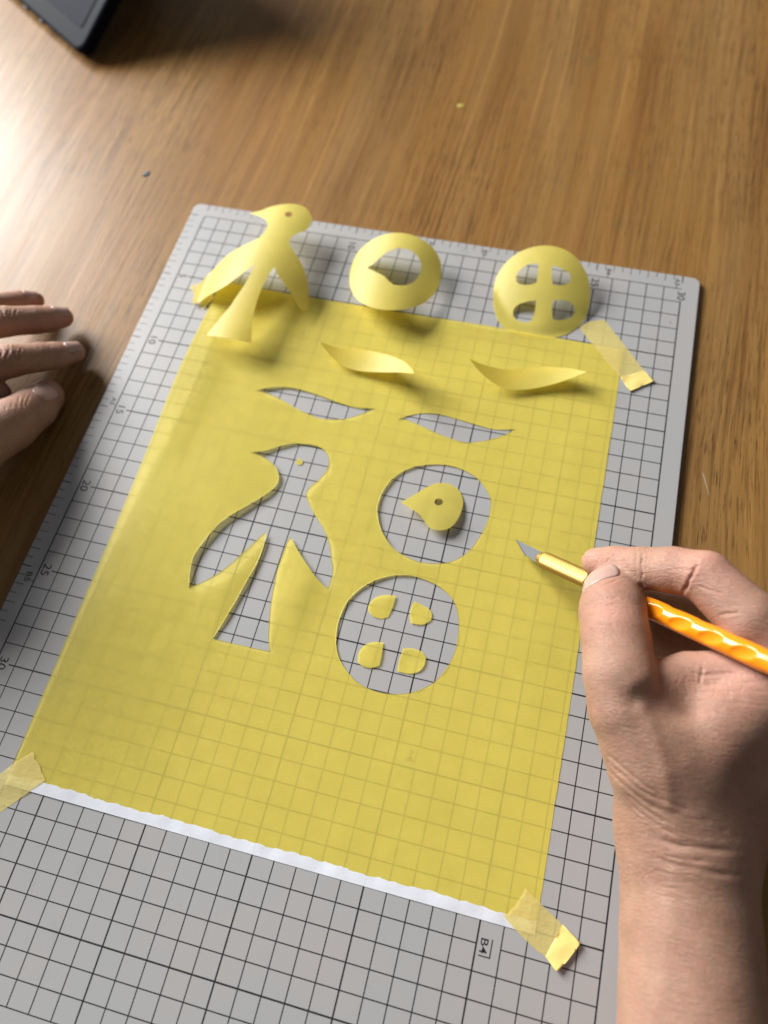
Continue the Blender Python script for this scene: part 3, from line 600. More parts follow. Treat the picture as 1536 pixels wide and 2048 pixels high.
CREASE_R = [(0.063, 0.032, [(26.912, -23.036, 6.0), (27.505, -22.882, 6.4), (28.291, -22.624, 6.0)]), (0.049, 0.025, [(26.861, -23.392, 6.0), (27.526, -23.389, 6.6), (28.478, -22.881, 6.0)]),
 (0.07, 0.035, [(27.156, -22.609, 6.0), (27.657, -22.524, 6.4)]), (0.049, 0.021, [(26.816, -23.786, 6.0), (27.582, -23.834, 6.6), (28.616, -23.232, 6.0)]),
 (0.042, 0.014, [(26.86, -24.113, 6.0), (27.534, -24.217, 6.6), (28.199, -23.857, 6.0)]),
 (0.07, 0.035, [(30.125, -24.831, 6.0), (31.006, -24.843, 6.5), (32.101, -24.608, 7.0), (33.165, -24.561, 7.3)]),
 (0.063, 0.028, [(30.437, -25.155, 6.0), (31.403, -25.235, 6.5), (32.483, -25.034, 7.0), (33.245, -24.807, 7.3)]),
 (0.056, 0.028, [(31.215, -25.556, 6.0), (32.081, -25.538, 6.7), (33.37, -25.065, 7.0)]), (0.056, 0.025, [(31.056, -25.886, 6.0), (32.105, -25.929, 6.7), (33.388, -25.492, 7.0)]),
 (0.056, 0.035, [(31.097, -24.052, 6.0), (31.128, -24.665, 6.3), (31.036, -25.301, 6.4)]), (0.056, 0.021, [(31.695, -24.184, 6.5), (32.617, -24.193, 7.0), (33.322, -23.927, 7.0)]),
 (0.08, 0.036, [(27.566, -27.906, 5.0), (28.152, -28.853, 6.0), (29.096, -29.396, 6.5), (30.284, -29.401, 6.0)]),
 (0.08, 0.036, [(27.772, -28.432, 5.0), (28.395, -29.336, 6.0), (29.54, -29.79, 6.3), (31.008, -29.606, 6.0)]),
 (0.096, 0.042, [(27.992, -28.946, 5.0), (28.761, -29.76, 5.8), (29.821, -30.076, 6.0), (31.696, -29.743, 5.5)]),
 (0.08, 0.03, [(28.234, -29.352, 5.0), (29.023, -30.067, 5.6), (30.253, -30.351, 5.8), (32.22, -29.928, 5.0)]),
 (0.072, 0.03, [(28.472, -29.753, 5.0), (29.302, -30.412, 5.5), (30.656, -30.605, 5.7), (32.763, -30.072, 5.0)]),
 (0.112, 0.054, [(30.046, -31.023, 5.5), (31.038, -30.968, 5.7), (32.291, -30.695, 5.5), (33.742, -30.239, 4.5)]),
 (0.08, 0.03, [(30.615, -31.44, 5.5), (31.784, -31.263, 5.6), (33.676, -30.655, 4.5)]), (0.104, 0.042, [(29.95, -31.776, 5.5), (31.127, -31.646, 5.6), (32.548, -31.449, 5.4), (33.704, -31.163, 4.5)]),
 (0.048, 0.018, [(27.368, -27.171, 5.0), (27.579, -27.986, 5.5), (27.863, -28.741, 6.0)]), (0.04, 0.012, [(27.149, -26.017, 5.0), (27.318, -26.491, 5.5), (27.603, -26.764, 6.0)]),
 (0.04, 0.012, [(29.453, -32.566, 5.0), (29.997, -32.214, 5.5), (30.644, -32.017, 5.6)]), (0.45, 0.08, [(28.618, -26.469, 6.5), (29.887, -26.692, 6.5), (31.289, -26.5, 6.0)]),
 (0.36, -0.08, [(28.437, -25.896, 7.0), (28.844, -25.605, 7.0)]), (0.26, -0.045, [(28.955, -26.794, 7.0), (29.773, -27.994, 6.6), (30.473, -29.529, 6.0)]),
 (0.2, -0.012, [(30.5, -35.358, 5.5), (30.747, -32.807, 5.5), (30.943, -31.446, 5.7)]),
 (0.05, 0.03, [(28.001, -21.226, 5.5), (27.431, -21.618, 6.0), (26.96, -21.884, 6.0), (26.64, -22.131, 5.5), (26.5, -22.255, 5.0)]),
 (0.055, 0.06, [(28.49, -19.539, 5.5), (28.542, -20.348, 5.9), (28.595, -20.978, 5.8), (28.731, -21.208, 5.0)]), (0.045, 0.02, [(28.228, -19.623, 5.5), (28.302, -20.178, 5.8), (28.308, -20.59, 5.8)]),
 (0.04, 0.02, [(28.801, -19.538, 5.5), (28.86, -20.274, 5.9), (28.848, -20.692, 5.8)]), (0.075, 0.11, [(30.235, -20.833, 7.5), (30.035, -21.268, 7.4), (29.921, -21.696, 7.0), (30.119, -21.803, 6.0)]),
 (0.05, 0.03, [(29.436, -20.844, 6.8), (29.865, -21.051, 7.4), (30.353, -20.803, 7.6)]), (0.05, 0.03, [(30.208, -21.757, 7.4), (30.746, -21.883, 7.8), (31.302, -21.958, 7.8)]),
 (0.06, 0.04, [(30.949, -22.923, 7.4), (31.287, -22.74, 8.0), (31.818, -22.615, 8.0)]), (0.05, 0.02, [(26.962, -20.334, 4.4), (27.112, -19.98, 4.5), (27.411, -19.626, 4.4)]),
 (0.05, 0.02, [(27.351, -20.325, 4.6), (27.699, -20.04, 4.8), (27.993, -19.456, 4.6)]),
 (0.035, 0.013903717016735132, [(27.561, -27.869, 5.0), (28.296, -28.643, 5.8), (29.439, -29.005, 6.0), (30.825, -28.889, 5.8)]),
 (0.035, 0.016353833802367615, [(27.642, -28.042, 5.0), (28.352, -28.798, 5.8), (29.477, -29.127, 6.0), (30.869, -28.983, 5.8)]),
 (0.035, 0.014959641332384635, [(27.723, -28.215, 5.0), (28.408, -28.953, 5.8), (29.514, -29.249, 6.0), (30.913, -29.077, 5.8)]),
 (0.035, 0.016831360308769555, [(27.804, -28.386, 5.0), (28.464, -29.107, 5.8), (29.551, -29.371, 6.0), (30.957, -29.171, 5.8)]),
 (0.035, 0.017005762432864432, [(27.884, -28.557, 5.0), (28.519, -29.26, 5.8), (29.587, -29.491, 6.0), (31.001, -29.264, 5.8)]),
 (0.035, 0.012524230873918504, [(27.963, -28.727, 5.0), (28.574, -29.413, 5.8), (29.624, -29.612, 6.0), (31.044, -29.357, 5.8)]),
 (0.035, 0.012105343932438993, [(28.042, -28.896, 5.0), (28.629, -29.564, 5.8), (29.661, -29.732, 6.0), (31.087, -29.449, 5.8)]),
 (0.035, 0.01869975265677168, [(28.121, -29.064, 5.0), (28.684, -29.715, 5.8), (29.697, -29.851, 6.0), (31.131, -29.541, 5.8)]),
 (0.035, 0.014074832114624061, [(28.199, -29.231, 5.0), (28.738, -29.865, 5.8), (29.733, -29.97, 6.0), (31.174, -29.633, 5.8)]),
 (0.035, 0.01387464768837357, [(28.277, -29.397, 5.0), (28.792, -30.015, 5.8), (29.769, -30.089, 6.0), (31.217, -29.725, 5.8)]),
 (0.035, 0.019965158684083703, [(28.355, -29.562, 5.0), (28.846, -30.163, 5.8), (29.805, -30.207, 6.0), (31.259, -29.816, 5.8)]),
 (0.035, 0.015762108060179584, [(28.432, -29.726, 5.0), (28.9, -30.311, 5.8), (29.841, -30.325, 6.0), (31.302, -29.907, 5.8)]),
 (0.035, 0.01869169161019511, [(28.508, -29.89, 5.0), (28.953, -30.459, 5.8), (29.877, -30.442, 6.0), (31.345, -29.998, 5.8)]),
 (0.035, 0.01581082566959468, [(28.584, -30.053, 5.0), (29.006, -30.605, 5.8), (29.912, -30.559, 6.0), (31.387, -30.089, 5.8)]),
 (0.035, 0.017112545124353295, [(28.66, -30.214, 5.0), (29.059, -30.751, 5.8), (29.948, -30.675, 6.0), (31.429, -30.179, 5.8)]),
 (0.035, 0.013204931392188191, [(28.735, -30.375, 5.0), (29.111, -30.896, 5.8), (29.983, -30.791, 6.0), (31.471, -30.269, 5.8)]),
 (0.035, 0.015231812103833012, [(29.999, -30.222, 5.5), (31.144, -30.094, 5.8), (32.644, -29.727, 5.4)]),
 (0.035, 0.017582302462868175, [(29.184, -30.658, 5.5), (30.336, -30.505, 5.8), (31.827, -30.163, 5.4)]),
 (0.035, 0.018655272369789457, [(29.17, -30.837, 5.5), (30.317, -30.665, 5.8), (31.806, -30.341, 5.4)]),
 (0.035, 0.017141294836112025, [(30.08, -30.89, 5.5), (31.214, -30.778, 5.8), (32.698, -30.397, 5.4)]),
 (0.035, 0.014446210560507607, [(30.018, -31.084, 5.5), (31.15, -30.972, 5.8), (32.63, -30.592, 5.4)]),
 (0.035, 0.011359688602006689, [(29.324, -31.547, 5.5), (30.452, -31.335, 5.8), (31.931, -31.054, 5.4)]),
 (0.035, 0.01626648290866804, [(29.697, -31.684, 5.5), (30.818, -31.482, 5.8), (32.293, -31.193, 5.4)]),
 (0.035, 0.0135091048877018, [(29.663, -31.849, 5.5), (30.784, -31.683, 5.8), (32.253, -31.359, 5.4)]),
 (0.035, 0.016819821366349668, [(30.216, -31.937, 5.5), (31.328, -31.814, 5.8), (32.792, -31.448, 5.4)]),
 (0.035, 0.016712735421625182, [(30.329, -32.16, 5.5), (31.427, -31.936, 5.8), (32.895, -31.672, 5.4)]),
 (0.035, 0.019046959845122367, [(30.324, -32.376, 5.5), (31.423, -32.202, 5.8), (32.882, -31.888, 5.4)]),
 (0.035, 0.018316079302733542, [(29.583, -32.758, 5.5), (30.69, -32.58, 5.8), (32.14, -32.27, 5.4)]),
 (0.035, 0.0185394248842268, [(29.452, -32.948, 5.5), (30.563, -32.819, 5.8), (32.004, -32.46, 5.4)]),
 (0.035, 0.014104618273459088, [(30.213, -32.939, 5.5), (31.3, -32.707, 5.8), (32.752, -32.453, 5.4)]), (0.035, 0.012, [(26.842, -22.327, 6.0), (27.561, -22.352, 6.4), (28.222, -22.002, 6.0)]),
 (0.035, 0.012, [(26.839, -22.493, 6.0), (27.548, -22.447, 6.4), (28.547, -22.154, 6.0)]), (0.035, 0.012, [(27.008, -22.71, 6.0), (27.712, -22.659, 6.4), (28.392, -22.38, 6.0)]),
 (0.035, 0.012, [(26.637, -22.931, 6.0), (27.347, -22.89, 6.4), (28.218, -22.477, 6.0)]), (0.035, 0.012, [(26.987, -23.045, 6.0), (27.689, -22.991, 6.4), (28.71, -22.685, 6.0)]),
 (0.035, 0.012, [(26.822, -23.321, 6.0), (27.526, -23.289, 6.4), (28.414, -22.939, 6.0)]), (0.035, 0.012, [(26.927, -23.512, 6.0), (27.634, -23.529, 6.4), (28.459, -23.116, 6.0)]),
 (0.035, 0.012, [(26.771, -23.761, 6.0), (27.469, -23.697, 6.4), (28.481, -23.338, 6.0)]), (0.035, 0.012, [(26.686, -23.95, 6.0), (27.385, -23.897, 6.4), (28.231, -23.481, 6.0)]),
 (0.035, 0.012, [(27.008, -24.071, 6.0), (27.695, -23.975, 6.4), (28.574, -23.672, 6.0)]), (0.035, 0.012, [(26.901, -24.294, 6.0), (27.598, -24.272, 6.4), (28.497, -23.813, 6.0)]),
 (0.035, 0.012, [(27.069, -24.364, 6.0), (27.766, -24.372, 6.4), (28.486, -23.998, 6.0)]), (0.035, 0.012, [(30.026, -25.251, 6.5), (29.974, -25.76, 6.8), (30.027, -26.2, 6.6)]),
 (0.035, 0.012, [(30.278, -24.97, 6.5), (30.237, -25.482, 6.8), (30.374, -25.902, 6.6)]), (0.035, 0.012, [(30.549, -24.895, 6.5), (30.506, -25.407, 6.8), (30.716, -25.809, 6.6)]),
 (0.035, 0.012, [(30.804, -24.618, 6.5), (30.811, -25.122, 6.8), (30.951, -25.543, 6.6)]), (0.035, 0.012, [(31.093, -24.772, 6.5), (30.996, -25.296, 6.8), (31.264, -25.684, 6.6)]),
 (0.035, 0.012, [(31.36, -24.651, 6.5), (31.249, -25.18, 6.8), (31.37, -25.604, 6.6)]), (0.035, 0.012, [(31.655, -24.94, 6.5), (31.516, -25.468, 6.8), (31.612, -25.895, 6.6)]),
 (0.035, 0.012, [(31.906, -24.594, 6.5), (31.971, -25.079, 6.8), (31.909, -25.546, 6.6)]), (0.035, 0.012, [(32.201, -24.93, 6.5), (32.072, -25.453, 6.8), (32.156, -25.881, 6.6)]),
 (0.035, 0.012, [(32.461, -24.708, 6.5), (32.53, -25.186, 6.8), (32.459, -25.653, 6.6)]), (0.035, 0.012, [(32.712, -24.315, 6.5), (32.561, -24.853, 6.8), (32.74, -25.261, 6.6)]),
 (0.035, 0.012, [(32.98, -24.224, 6.5), (33.019, -24.716, 6.8), (33.135, -25.139, 6.6)]), (0.04, 0.014, [(26.616, -20.012, 5.0), (26.729, -20.574, 5.5), (26.731, -20.945, 5.5)]),
 (0.04, 0.014, [(27.268, -19.877, 5.0), (27.176, -20.486, 5.5), (27.268, -20.836, 5.5)]), (0.04, 0.014, [(27.758, -19.746, 5.0), (27.717, -20.343, 5.5), (27.781, -20.699, 5.5)]),
 (0.04, 0.014, [(28.164, -19.686, 5.0), (28.277, -20.246, 5.5), (28.103, -20.656, 5.5)]), (0.04, 0.014, [(28.569, -19.719, 5.0), (28.661, -20.28, 5.5), (28.73, -20.633, 5.5)]),
 (0.04, 0.014, [(29.166, -19.582, 5.0), (29.259, -20.143, 5.5), (29.098, -20.549, 5.5)]), (0.04, 0.014, [(29.731, -19.425, 5.0), (29.738, -20.006, 5.5), (29.732, -20.375, 5.5)]),
 (0.04, 0.014, [(30.099, -19.222, 5.0), (29.976, -19.836, 5.5), (29.965, -20.207, 5.5)]), (0.04, 0.014, [(30.661, -19.079, 5.0), (30.69, -19.658, 5.5), (30.507, -20.069, 5.5)])]
HAND_L = [('arm', 0.0, [(-24.181, -31.162, 5.0, 3.54), (-17.123, -27.572, 4.8, 3.235), (-11.029, -23.969, 4.8, 3.038)]),
 ('palm', 1.2, [(-10.074, -24.649, 5.4, 3.032), (-8.869, -22.17, 5.0, 2.983), (-9.099, -18.563, 3.6, 2.308)]),
 ('palm2', 1.0, [(-10.301, -23.866, 5.4, 2.918), (-9.837, -19.862, 4.8, 2.628), (-11.718, -15.729, 3.5, 1.856)]), ('palm3', 1.0, [(-10.865, -23.478, 4.0, 2.737), (-8.797, -20.502, 3.3, 2.121)]),
 ('web', 0.6, [(-8.573, -19.452, 3.2, 1.623), (-6.769, -17.159, 2.3, 1.139), (-5.892, -16.553, 1.7, 0.881)]),
 ('index', 0.45, [(-9.343, -18.133, 3.6, 1.318), (-6.817, -16.144, 3.1, 1.023), (-5.271, -14.839, 2.7, 0.903)]),
 ('index2', 0.2, [(-5.271, -14.839, 2.7, 0.875), (-4.361, -13.76, 1.9, 0.812), (-3.863, -13.241, 1.5, 0.765)]), ('index3', 0.15, [(-3.863, -13.241, 1.5, 0.751), (-3.265, -12.401, 0.9, 0.606)]),
 ('middle', 0.12, [(-11.474, -15.757, 3.6, 1.197), (-8.601, -13.445, 3.0, 0.948), (-6.972, -12.258, 2.5, 0.878)]),
 ('middle2', 0.1, [(-6.972, -12.258, 2.5, 0.849), (-5.964, -11.267, 1.7, 0.81), (-5.587, -10.778, 1.3, 0.761)]), ('middle3', 0.1, [(-5.587, -10.778, 1.3, 0.761), (-5.08, -10.138, 0.8, 0.593)]),
 ('ring', 0.12, [(-13.125, -14.105, 3.3, 1.063), (-10.199, -12.099, 2.6, 0.858), (-8.612, -10.941, 1.9, 0.729)]),
 ('ring2', 0.1, [(-8.612, -10.941, 1.9, 0.729), (-7.894, -9.837, 1.2, 0.655), (-7.385, -9.215, 0.7, 0.513)]),
 ('thumb', 0.5, [(-7.716, -23.239, 3.8, 1.98), (-4.702, -20.424, 2.9, 1.595), (-3.866, -18.343, 2.1, 1.359)]),
 ('thumb2', 0.25, [(-3.866, -18.343, 2.1, 1.332), (-3.612, -16.623, 1.3, 1.184), (-3.632, -15.544, 0.8, 0.956)])]
CREASE_L = [(0.055, 0.035, [(-6.402, -14.457, 3.4), (-5.823, -15.045, 3.7), (-5.76, -15.339, 3.4)]), (0.055, 0.035, [(-6.155, -14.405, 3.4), (-5.535, -14.984, 3.7), (-5.592, -15.303, 3.4)]),
 (0.055, 0.035, [(-6.054, -14.383, 3.4), (-5.469, -14.969, 3.7), (-5.579, -15.3, 3.4)]), (0.055, 0.035, [(-5.759, -14.321, 3.4), (-5.196, -14.911, 3.7), (-5.211, -15.222, 3.4)]),
 (0.055, 0.035, [(-5.493, -14.264, 3.4), (-4.874, -14.843, 3.7), (-4.929, -15.161, 3.4)]), (0.055, 0.035, [(-5.258, -14.215, 3.4), (-4.791, -14.825, 3.7), (-4.642, -15.1, 3.4)]),
 (0.055, 0.035, [(-4.988, -14.158, 3.4), (-4.411, -14.745, 3.7), (-4.487, -15.067, 3.4)]), (0.055, 0.035, [(-4.788, -14.115, 3.4), (-4.267, -14.714, 3.7), (-4.188, -15.003, 3.4)]),
 (0.055, 0.035, [(-4.545, -14.064, 3.4), (-3.973, -14.652, 3.7), (-3.926, -14.948, 3.4)]), (0.055, 0.035, [(-8.245, -11.847, 3.2), (-7.602, -12.478, 3.5), (-7.769, -12.831, 3.2)]),
 (0.055, 0.035, [(-8.018, -11.8, 3.2), (-7.369, -12.43, 3.5), (-7.535, -12.782, 3.2)]), (0.055, 0.035, [(-7.822, -11.759, 3.2), (-7.31, -12.418, 3.5), (-7.233, -12.719, 3.2)]),
 (0.055, 0.035, [(-7.539, -11.7, 3.2), (-6.985, -12.35, 3.5), (-6.897, -12.649, 3.2)]), (0.055, 0.035, [(-7.354, -11.662, 3.2), (-6.897, -12.332, 3.5), (-6.861, -12.641, 3.2)]),
 (0.055, 0.035, [(-7.077, -11.605, 3.2), (-6.62, -12.274, 3.5), (-6.396, -12.544, 3.2)]), (0.055, 0.035, [(-6.695, -11.526, 3.2), (-6.241, -12.195, 3.5), (-6.126, -12.488, 3.2)]),
 (0.055, 0.035, [(-6.531, -11.492, 3.2), (-6.028, -12.151, 3.5), (-5.997, -12.461, 3.2)]), (0.055, 0.035, [(-6.219, -11.427, 3.2), (-5.659, -12.074, 3.5), (-5.686, -12.396, 3.2)]),
 (0.055, 0.035, [(-10.058, -11.157, 3.0), (-9.499, -11.828, 3.3), (-9.529, -12.158, 3.0)]), (0.055, 0.035, [(-9.732, -11.09, 3.0), (-9.089, -11.743, 3.3), (-9.148, -12.079, 3.0)]),
 (0.055, 0.035, [(-9.553, -11.053, 3.0), (-9.036, -11.732, 3.3), (-8.973, -12.043, 3.0)]), (0.055, 0.035, [(-9.199, -10.981, 3.0), (-8.549, -11.631, 3.3), (-8.622, -11.97, 3.0)]),
 (0.055, 0.035, [(-8.903, -10.92, 3.0), (-8.294, -11.579, 3.3), (-8.317, -11.907, 3.0)]), (0.055, 0.035, [(-8.717, -10.881, 3.0), (-8.139, -11.547, 3.3), (-8.071, -11.856, 3.0)]),
 (0.055, 0.035, [(-8.447, -10.826, 3.0), (-7.828, -11.483, 3.3), (-7.86, -11.812, 3.0)]), (0.055, 0.035, [(-8.216, -10.778, 3.0), (-7.637, -11.443, 3.3), (-7.578, -11.754, 3.0)]),
 (0.055, 0.035, [(-7.986, -10.731, 3.0), (-7.435, -11.401, 3.3), (-7.412, -11.719, 3.0)]), (0.04, 0.018, [(-7.032, -15.156, 3.6), (-6.932, -16.157, 3.4), (-6.275, -16.718, 3.0)]),
 (0.04, 0.018, [(-6.75, -15.231, 3.6), (-6.512, -16.266, 3.4), (-5.789, -16.843, 3.0)]), (0.04, 0.018, [(-6.469, -15.307, 3.6), (-6.095, -16.375, 3.4), (-5.306, -16.968, 3.0)]),
 (0.04, 0.018, [(-6.19, -15.381, 3.6), (-5.68, -16.484, 3.4), (-4.825, -17.092, 3.0)]), (0.04, 0.018, [(-5.911, -15.456, 3.6), (-5.268, -16.591, 3.4), (-4.348, -17.215, 3.0)]),
 (0.04, 0.018, [(-5.633, -15.53, 3.6), (-4.857, -16.698, 3.4), (-3.873, -17.337, 3.0)]), (0.04, 0.018, [(-5.356, -15.604, 3.6), (-4.448, -16.805, 3.4), (-3.401, -17.459, 3.0)]),
 (0.04, 0.018, [(-5.08, -15.678, 3.6), (-4.042, -16.911, 3.4), (-2.932, -17.58, 3.0)]), (0.05, 0.02, [(-3.356, -16.488, 2.4), (-3.063, -17.282, 2.8), (-2.68, -18.02, 2.4)]),
 (0.05, 0.02, [(-3.541, -16.725, 2.4), (-3.231, -17.543, 2.8), (-2.875, -18.285, 2.4)]), (0.05, 0.02, [(-3.726, -16.961, 2.4), (-3.398, -17.803, 2.8), (-3.071, -18.549, 2.4)]),
 (0.05, 0.02, [(-3.91, -17.197, 2.4), (-3.565, -18.062, 2.8), (-3.265, -18.812, 2.4)]), (0.05, 0.02, [(-4.093, -17.431, 2.4), (-3.731, -18.32, 2.8), (-3.459, -19.074, 2.4)]),
 (0.05, 0.02, [(-4.276, -17.665, 2.4), (-3.896, -18.576, 2.8), (-3.651, -19.335, 2.4)]), (0.05, 0.02, [(-4.459, -17.898, 2.4), (-4.061, -18.832, 2.8), (-3.844, -19.595, 2.4)]),
 (0.045, 0.025, [(-4.306, -12.978, 2.0), (-3.932, -13.471, 2.1), (-4.029, -13.817, 1.7)]), (0.045, 0.025, [(-4.135, -12.942, 2.0), (-3.763, -13.436, 2.1), (-3.859, -13.781, 1.7)]),
 (0.045, 0.025, [(-3.965, -12.906, 2.0), (-3.594, -13.4, 2.1), (-3.689, -13.745, 1.7)])]
ROSY_R = [(26.635, -20.038, 4.2, 1.3), (27.471, -19.577, 4.6, 1.0), (30.565, -20.282, 7.4, 1.6), (32.02, -24.389, 7.2, 1.6), (27.514, -23.126, 6.5, 1.0), (27.172, -21.648, 5.8, 0.9)]
ROSY_L = [(-3.191, -12.463, 1.0, 1.0), (-4.835, -10.255, 1.0, 1.2), (-6.906, -9.341, 1.0, 1.0), (-3.135, -15.579, 1.4, 1.2)]
NAIL_R = [((27.082, -21.326, 4.9), (-0.292, 0.809, -0.51), (-0.5, 0.46, 0.73), 0.95, 0.62)]
NAIL_L = [((-3.116, -12.405, 1.5), (0.597, 0.668, -0.443), (0.12, 0.62, 0.78), 0.44, 0.5), ((-5.071, -10.039, 1.4), (0.618, 0.66, -0.427), (0.08, 0.62, 0.78), 0.44, 0.5),
 ((-7.426, -9.324, 1.3), (0.565, 0.692, -0.448), (0.05, 0.5, 0.86), 0.32, 0.4), ((-3.046, -15.872, 1.8), (0.163, 0.942, -0.294), (0.3, 0.05, 0.95), 0.55, 0.6)]

def sdf_cones(P, chains):
    """smooth union of tapered capsules; P is (n, 3)"""
    d = None
    for _, k, ch in chains:
        for (a, b) in zip(ch[:-1], ch[1:]):
            A = np.array(a[:3], np.float32); B = np.array(b[:3], np.float32); ra, rb = a[3], b[3]
            ab = B-A; t = np.clip((P-A) @ ab/float(ab @ ab), 0, 1)
            q = np.linalg.norm(P-A-t[:, None]*ab, axis=1)-(ra+(rb-ra)*t)
            kk = k if a is ch[0] else 0.12
            if d is None: d = q
            elif kk <= 0: d = np.minimum(d, q)
            else:
                h = np.clip(0.5+0.5*(q-d)/kk, 0, 1); d = q*(1-h)+d*h-kk*h*(1-h)
    return d
def surface_net(chains, res, lo, hi):
    n = [int((hi[i]-lo[i])/res)+1 for i in range(3)]
    ax = [np.arange(n[i], dtype=np.float32)*res+lo[i] for i in range(3)]
    G = np.stack(np.meshgrid(*ax, indexing='ij'), -1).reshape(-1, 3)
    D_ = sdf_cones(G, chains)
    D_ = D_.reshape(n); sg = D_ < 0
    # cells that the surface crosses
    c = np.zeros([k-1 for k in n], np.int8)
    for i in (0, 1):
        for j in (0, 1):
            for k in (0, 1): c += sg[i:n[0]-1+i, j:n[1]-1+j, k:n[2]-1+k]
    act = (c > 0) & (c < 8); idx = -np.ones(c.shape, np.int64); idx[act] = np.arange(act.sum())
    cells = np.argwhere(act); acc = np.zeros((len(cells), 3)); cnt = np.zeros(len(cells))
    cor = [(i, j, k) for i in (0, 1) for j in (0, 1) for k in (0, 1)]
    for p in cor:
        for axis in range(3):
            if p[axis]: continue
            q = list(p); q[axis] = 1
            a = D_[tuple((cells+p).T)]; b = D_[tuple((cells+q).T)]
            m = (a < 0) != (b < 0); t = np.where(m, a/(a-b+1e-12), 0)
            pt = np.tile(np.array(p, float), (len(cells), 1)); pt[:, axis] += t
            acc[m] += pt[m]; cnt[m] += 1
    V = (cells+acc/cnt[:, None])*res+np.array(lo)
    F = []
    for axis in range(3):
        u, v = (axis+1) % 3, (axis+2) % 3
        sl = [slice(None)]*3; s2 = [slice(None)]*3
        sl[axis] = slice(0, n[axis]-1); s2[axis] = slice(1, n[axis])
        ch = sg[tuple(sl)] != sg[tuple(s2)]
        E = np.argwhere(ch)
        ok = (E[:, u] > 0) & (E[:, v] > 0) & (E[:, u] < n[u]-1) & (E[:, v] < n[v]-1)
        E = E[ok]
        def off(du, dv):
            q = E.copy(); q[:, u] += du; q[:, v] += dv; return idx[tuple(q.T)]
        quad = np.stack([off(-1, -1), off(0, -1), off(0, 0), off(-1, 0)], 1)
        flip = ~sg[tuple(E.T)]
        quad[flip] = quad[flip][:, ::-1]
        F.append(quad)
    F = np.concatenate(F); F = F[(F >= 0).all(1)]
    return V, F
def skin_material():
    t = NT('skin')
    v = t.map((100, 100, 100))
    at = t.add('ShaderNodeAttribute', attribute_name='rosy').outputs['Fac']
    big = t.noise(v, 0.55, 4, 0.55); mot = t.noise(v, 2.6, 5, 0.65)
    c = t.mix(t.ramp(big, [(0.35, 0.0), (0.68, 1.0)]), (0.270, 0.148, 0.096), (0.375, 0.226, 0.156))
    c = t.mix(t.math('MULTIPLY', t.ramp(mot, [(0.42, 0.0), (0.68, 1.0)]), 0.55), c, (0.37, 0.175, 0.125))
    c = t.mix(t.math('MULTIPLY', at, 0.42), c, (0.50, 0.235, 0.185))
    fr = t.noise(v, 5.5, 2, 0.5)
    c = t.mix(t.math('MULTIPLY', t.ramp(fr, [(0.64, 0.0), (0.72, 1.0)]), 0.30), c, (0.24, 0.115, 0.070))
    pl = t.noise(v, 9.0, 3, 0.6)
    c = t.mix(t.math('MULTIPLY', t.ramp(pl, [(0.5, 0.0), (0.72, 1.0)]), 0.22), c, (0.50, 0.33, 0.25))
    # furrow lattice of skin, stretched across the limb, plus pores
    w1 = t.add('ShaderNodeTexVoronoi', {'Vector': t.map((330, 760, 420)), 'Scale': 1.5}, feature='DISTANCE_TO_EDGE').outputs[0]
    w2 = t.noise(t.map((170, 900, 320), rot=(0, 0, 0.12)), 1.1, 5, 0.65, 0.5)
    w3 = t.noise(v, 22, 3, 0.6)
    h = t.math('ADD', t.math('MULTIPLY', t.ramp(w1, [(0.0, 0.0), (0.12, 1.0)]), 0.22), t.math('MULTIPLY', w2, 1.5))
    h = t.math('ADD', h, t.math('MULTIPLY', w3, 0.12))
    nb = t.bump(h, 0.8, 0.00045)
    t.base(Base_Color=c, Roughness=0.48, Normal=nb)
    t.p.inputs['Subsurface Weight'].default_value = 0.35
    t.p.inputs['Subsurface Radius'].default_value = (1.0, 0.35, 0.2)
    t.p.inputs['Subsurface Scale'].default_value = 0.004
    t.p.inputs['Specular IOR Level'].default_value = 0.42
    return t.m
def nail_material():
    t = NT('fingernail'); n = t.noise(t.map((900, 900, 60)), 1.0, 3)
    t.base(Base_Color=(0.40, 0.265, 0.225), Roughness=0.27, Normal=t.bump(n, 0.15, 0.0002))
    t.p.inputs['Subsurface Weight'].default_value = 0.3; t.p.inputs['Subsurface Scale'].default_value = 0.002
    return t.m
M['skin'] = skin_material(); M['nail'] = nail_material()
from mathutils.bvhtree import BVHTree
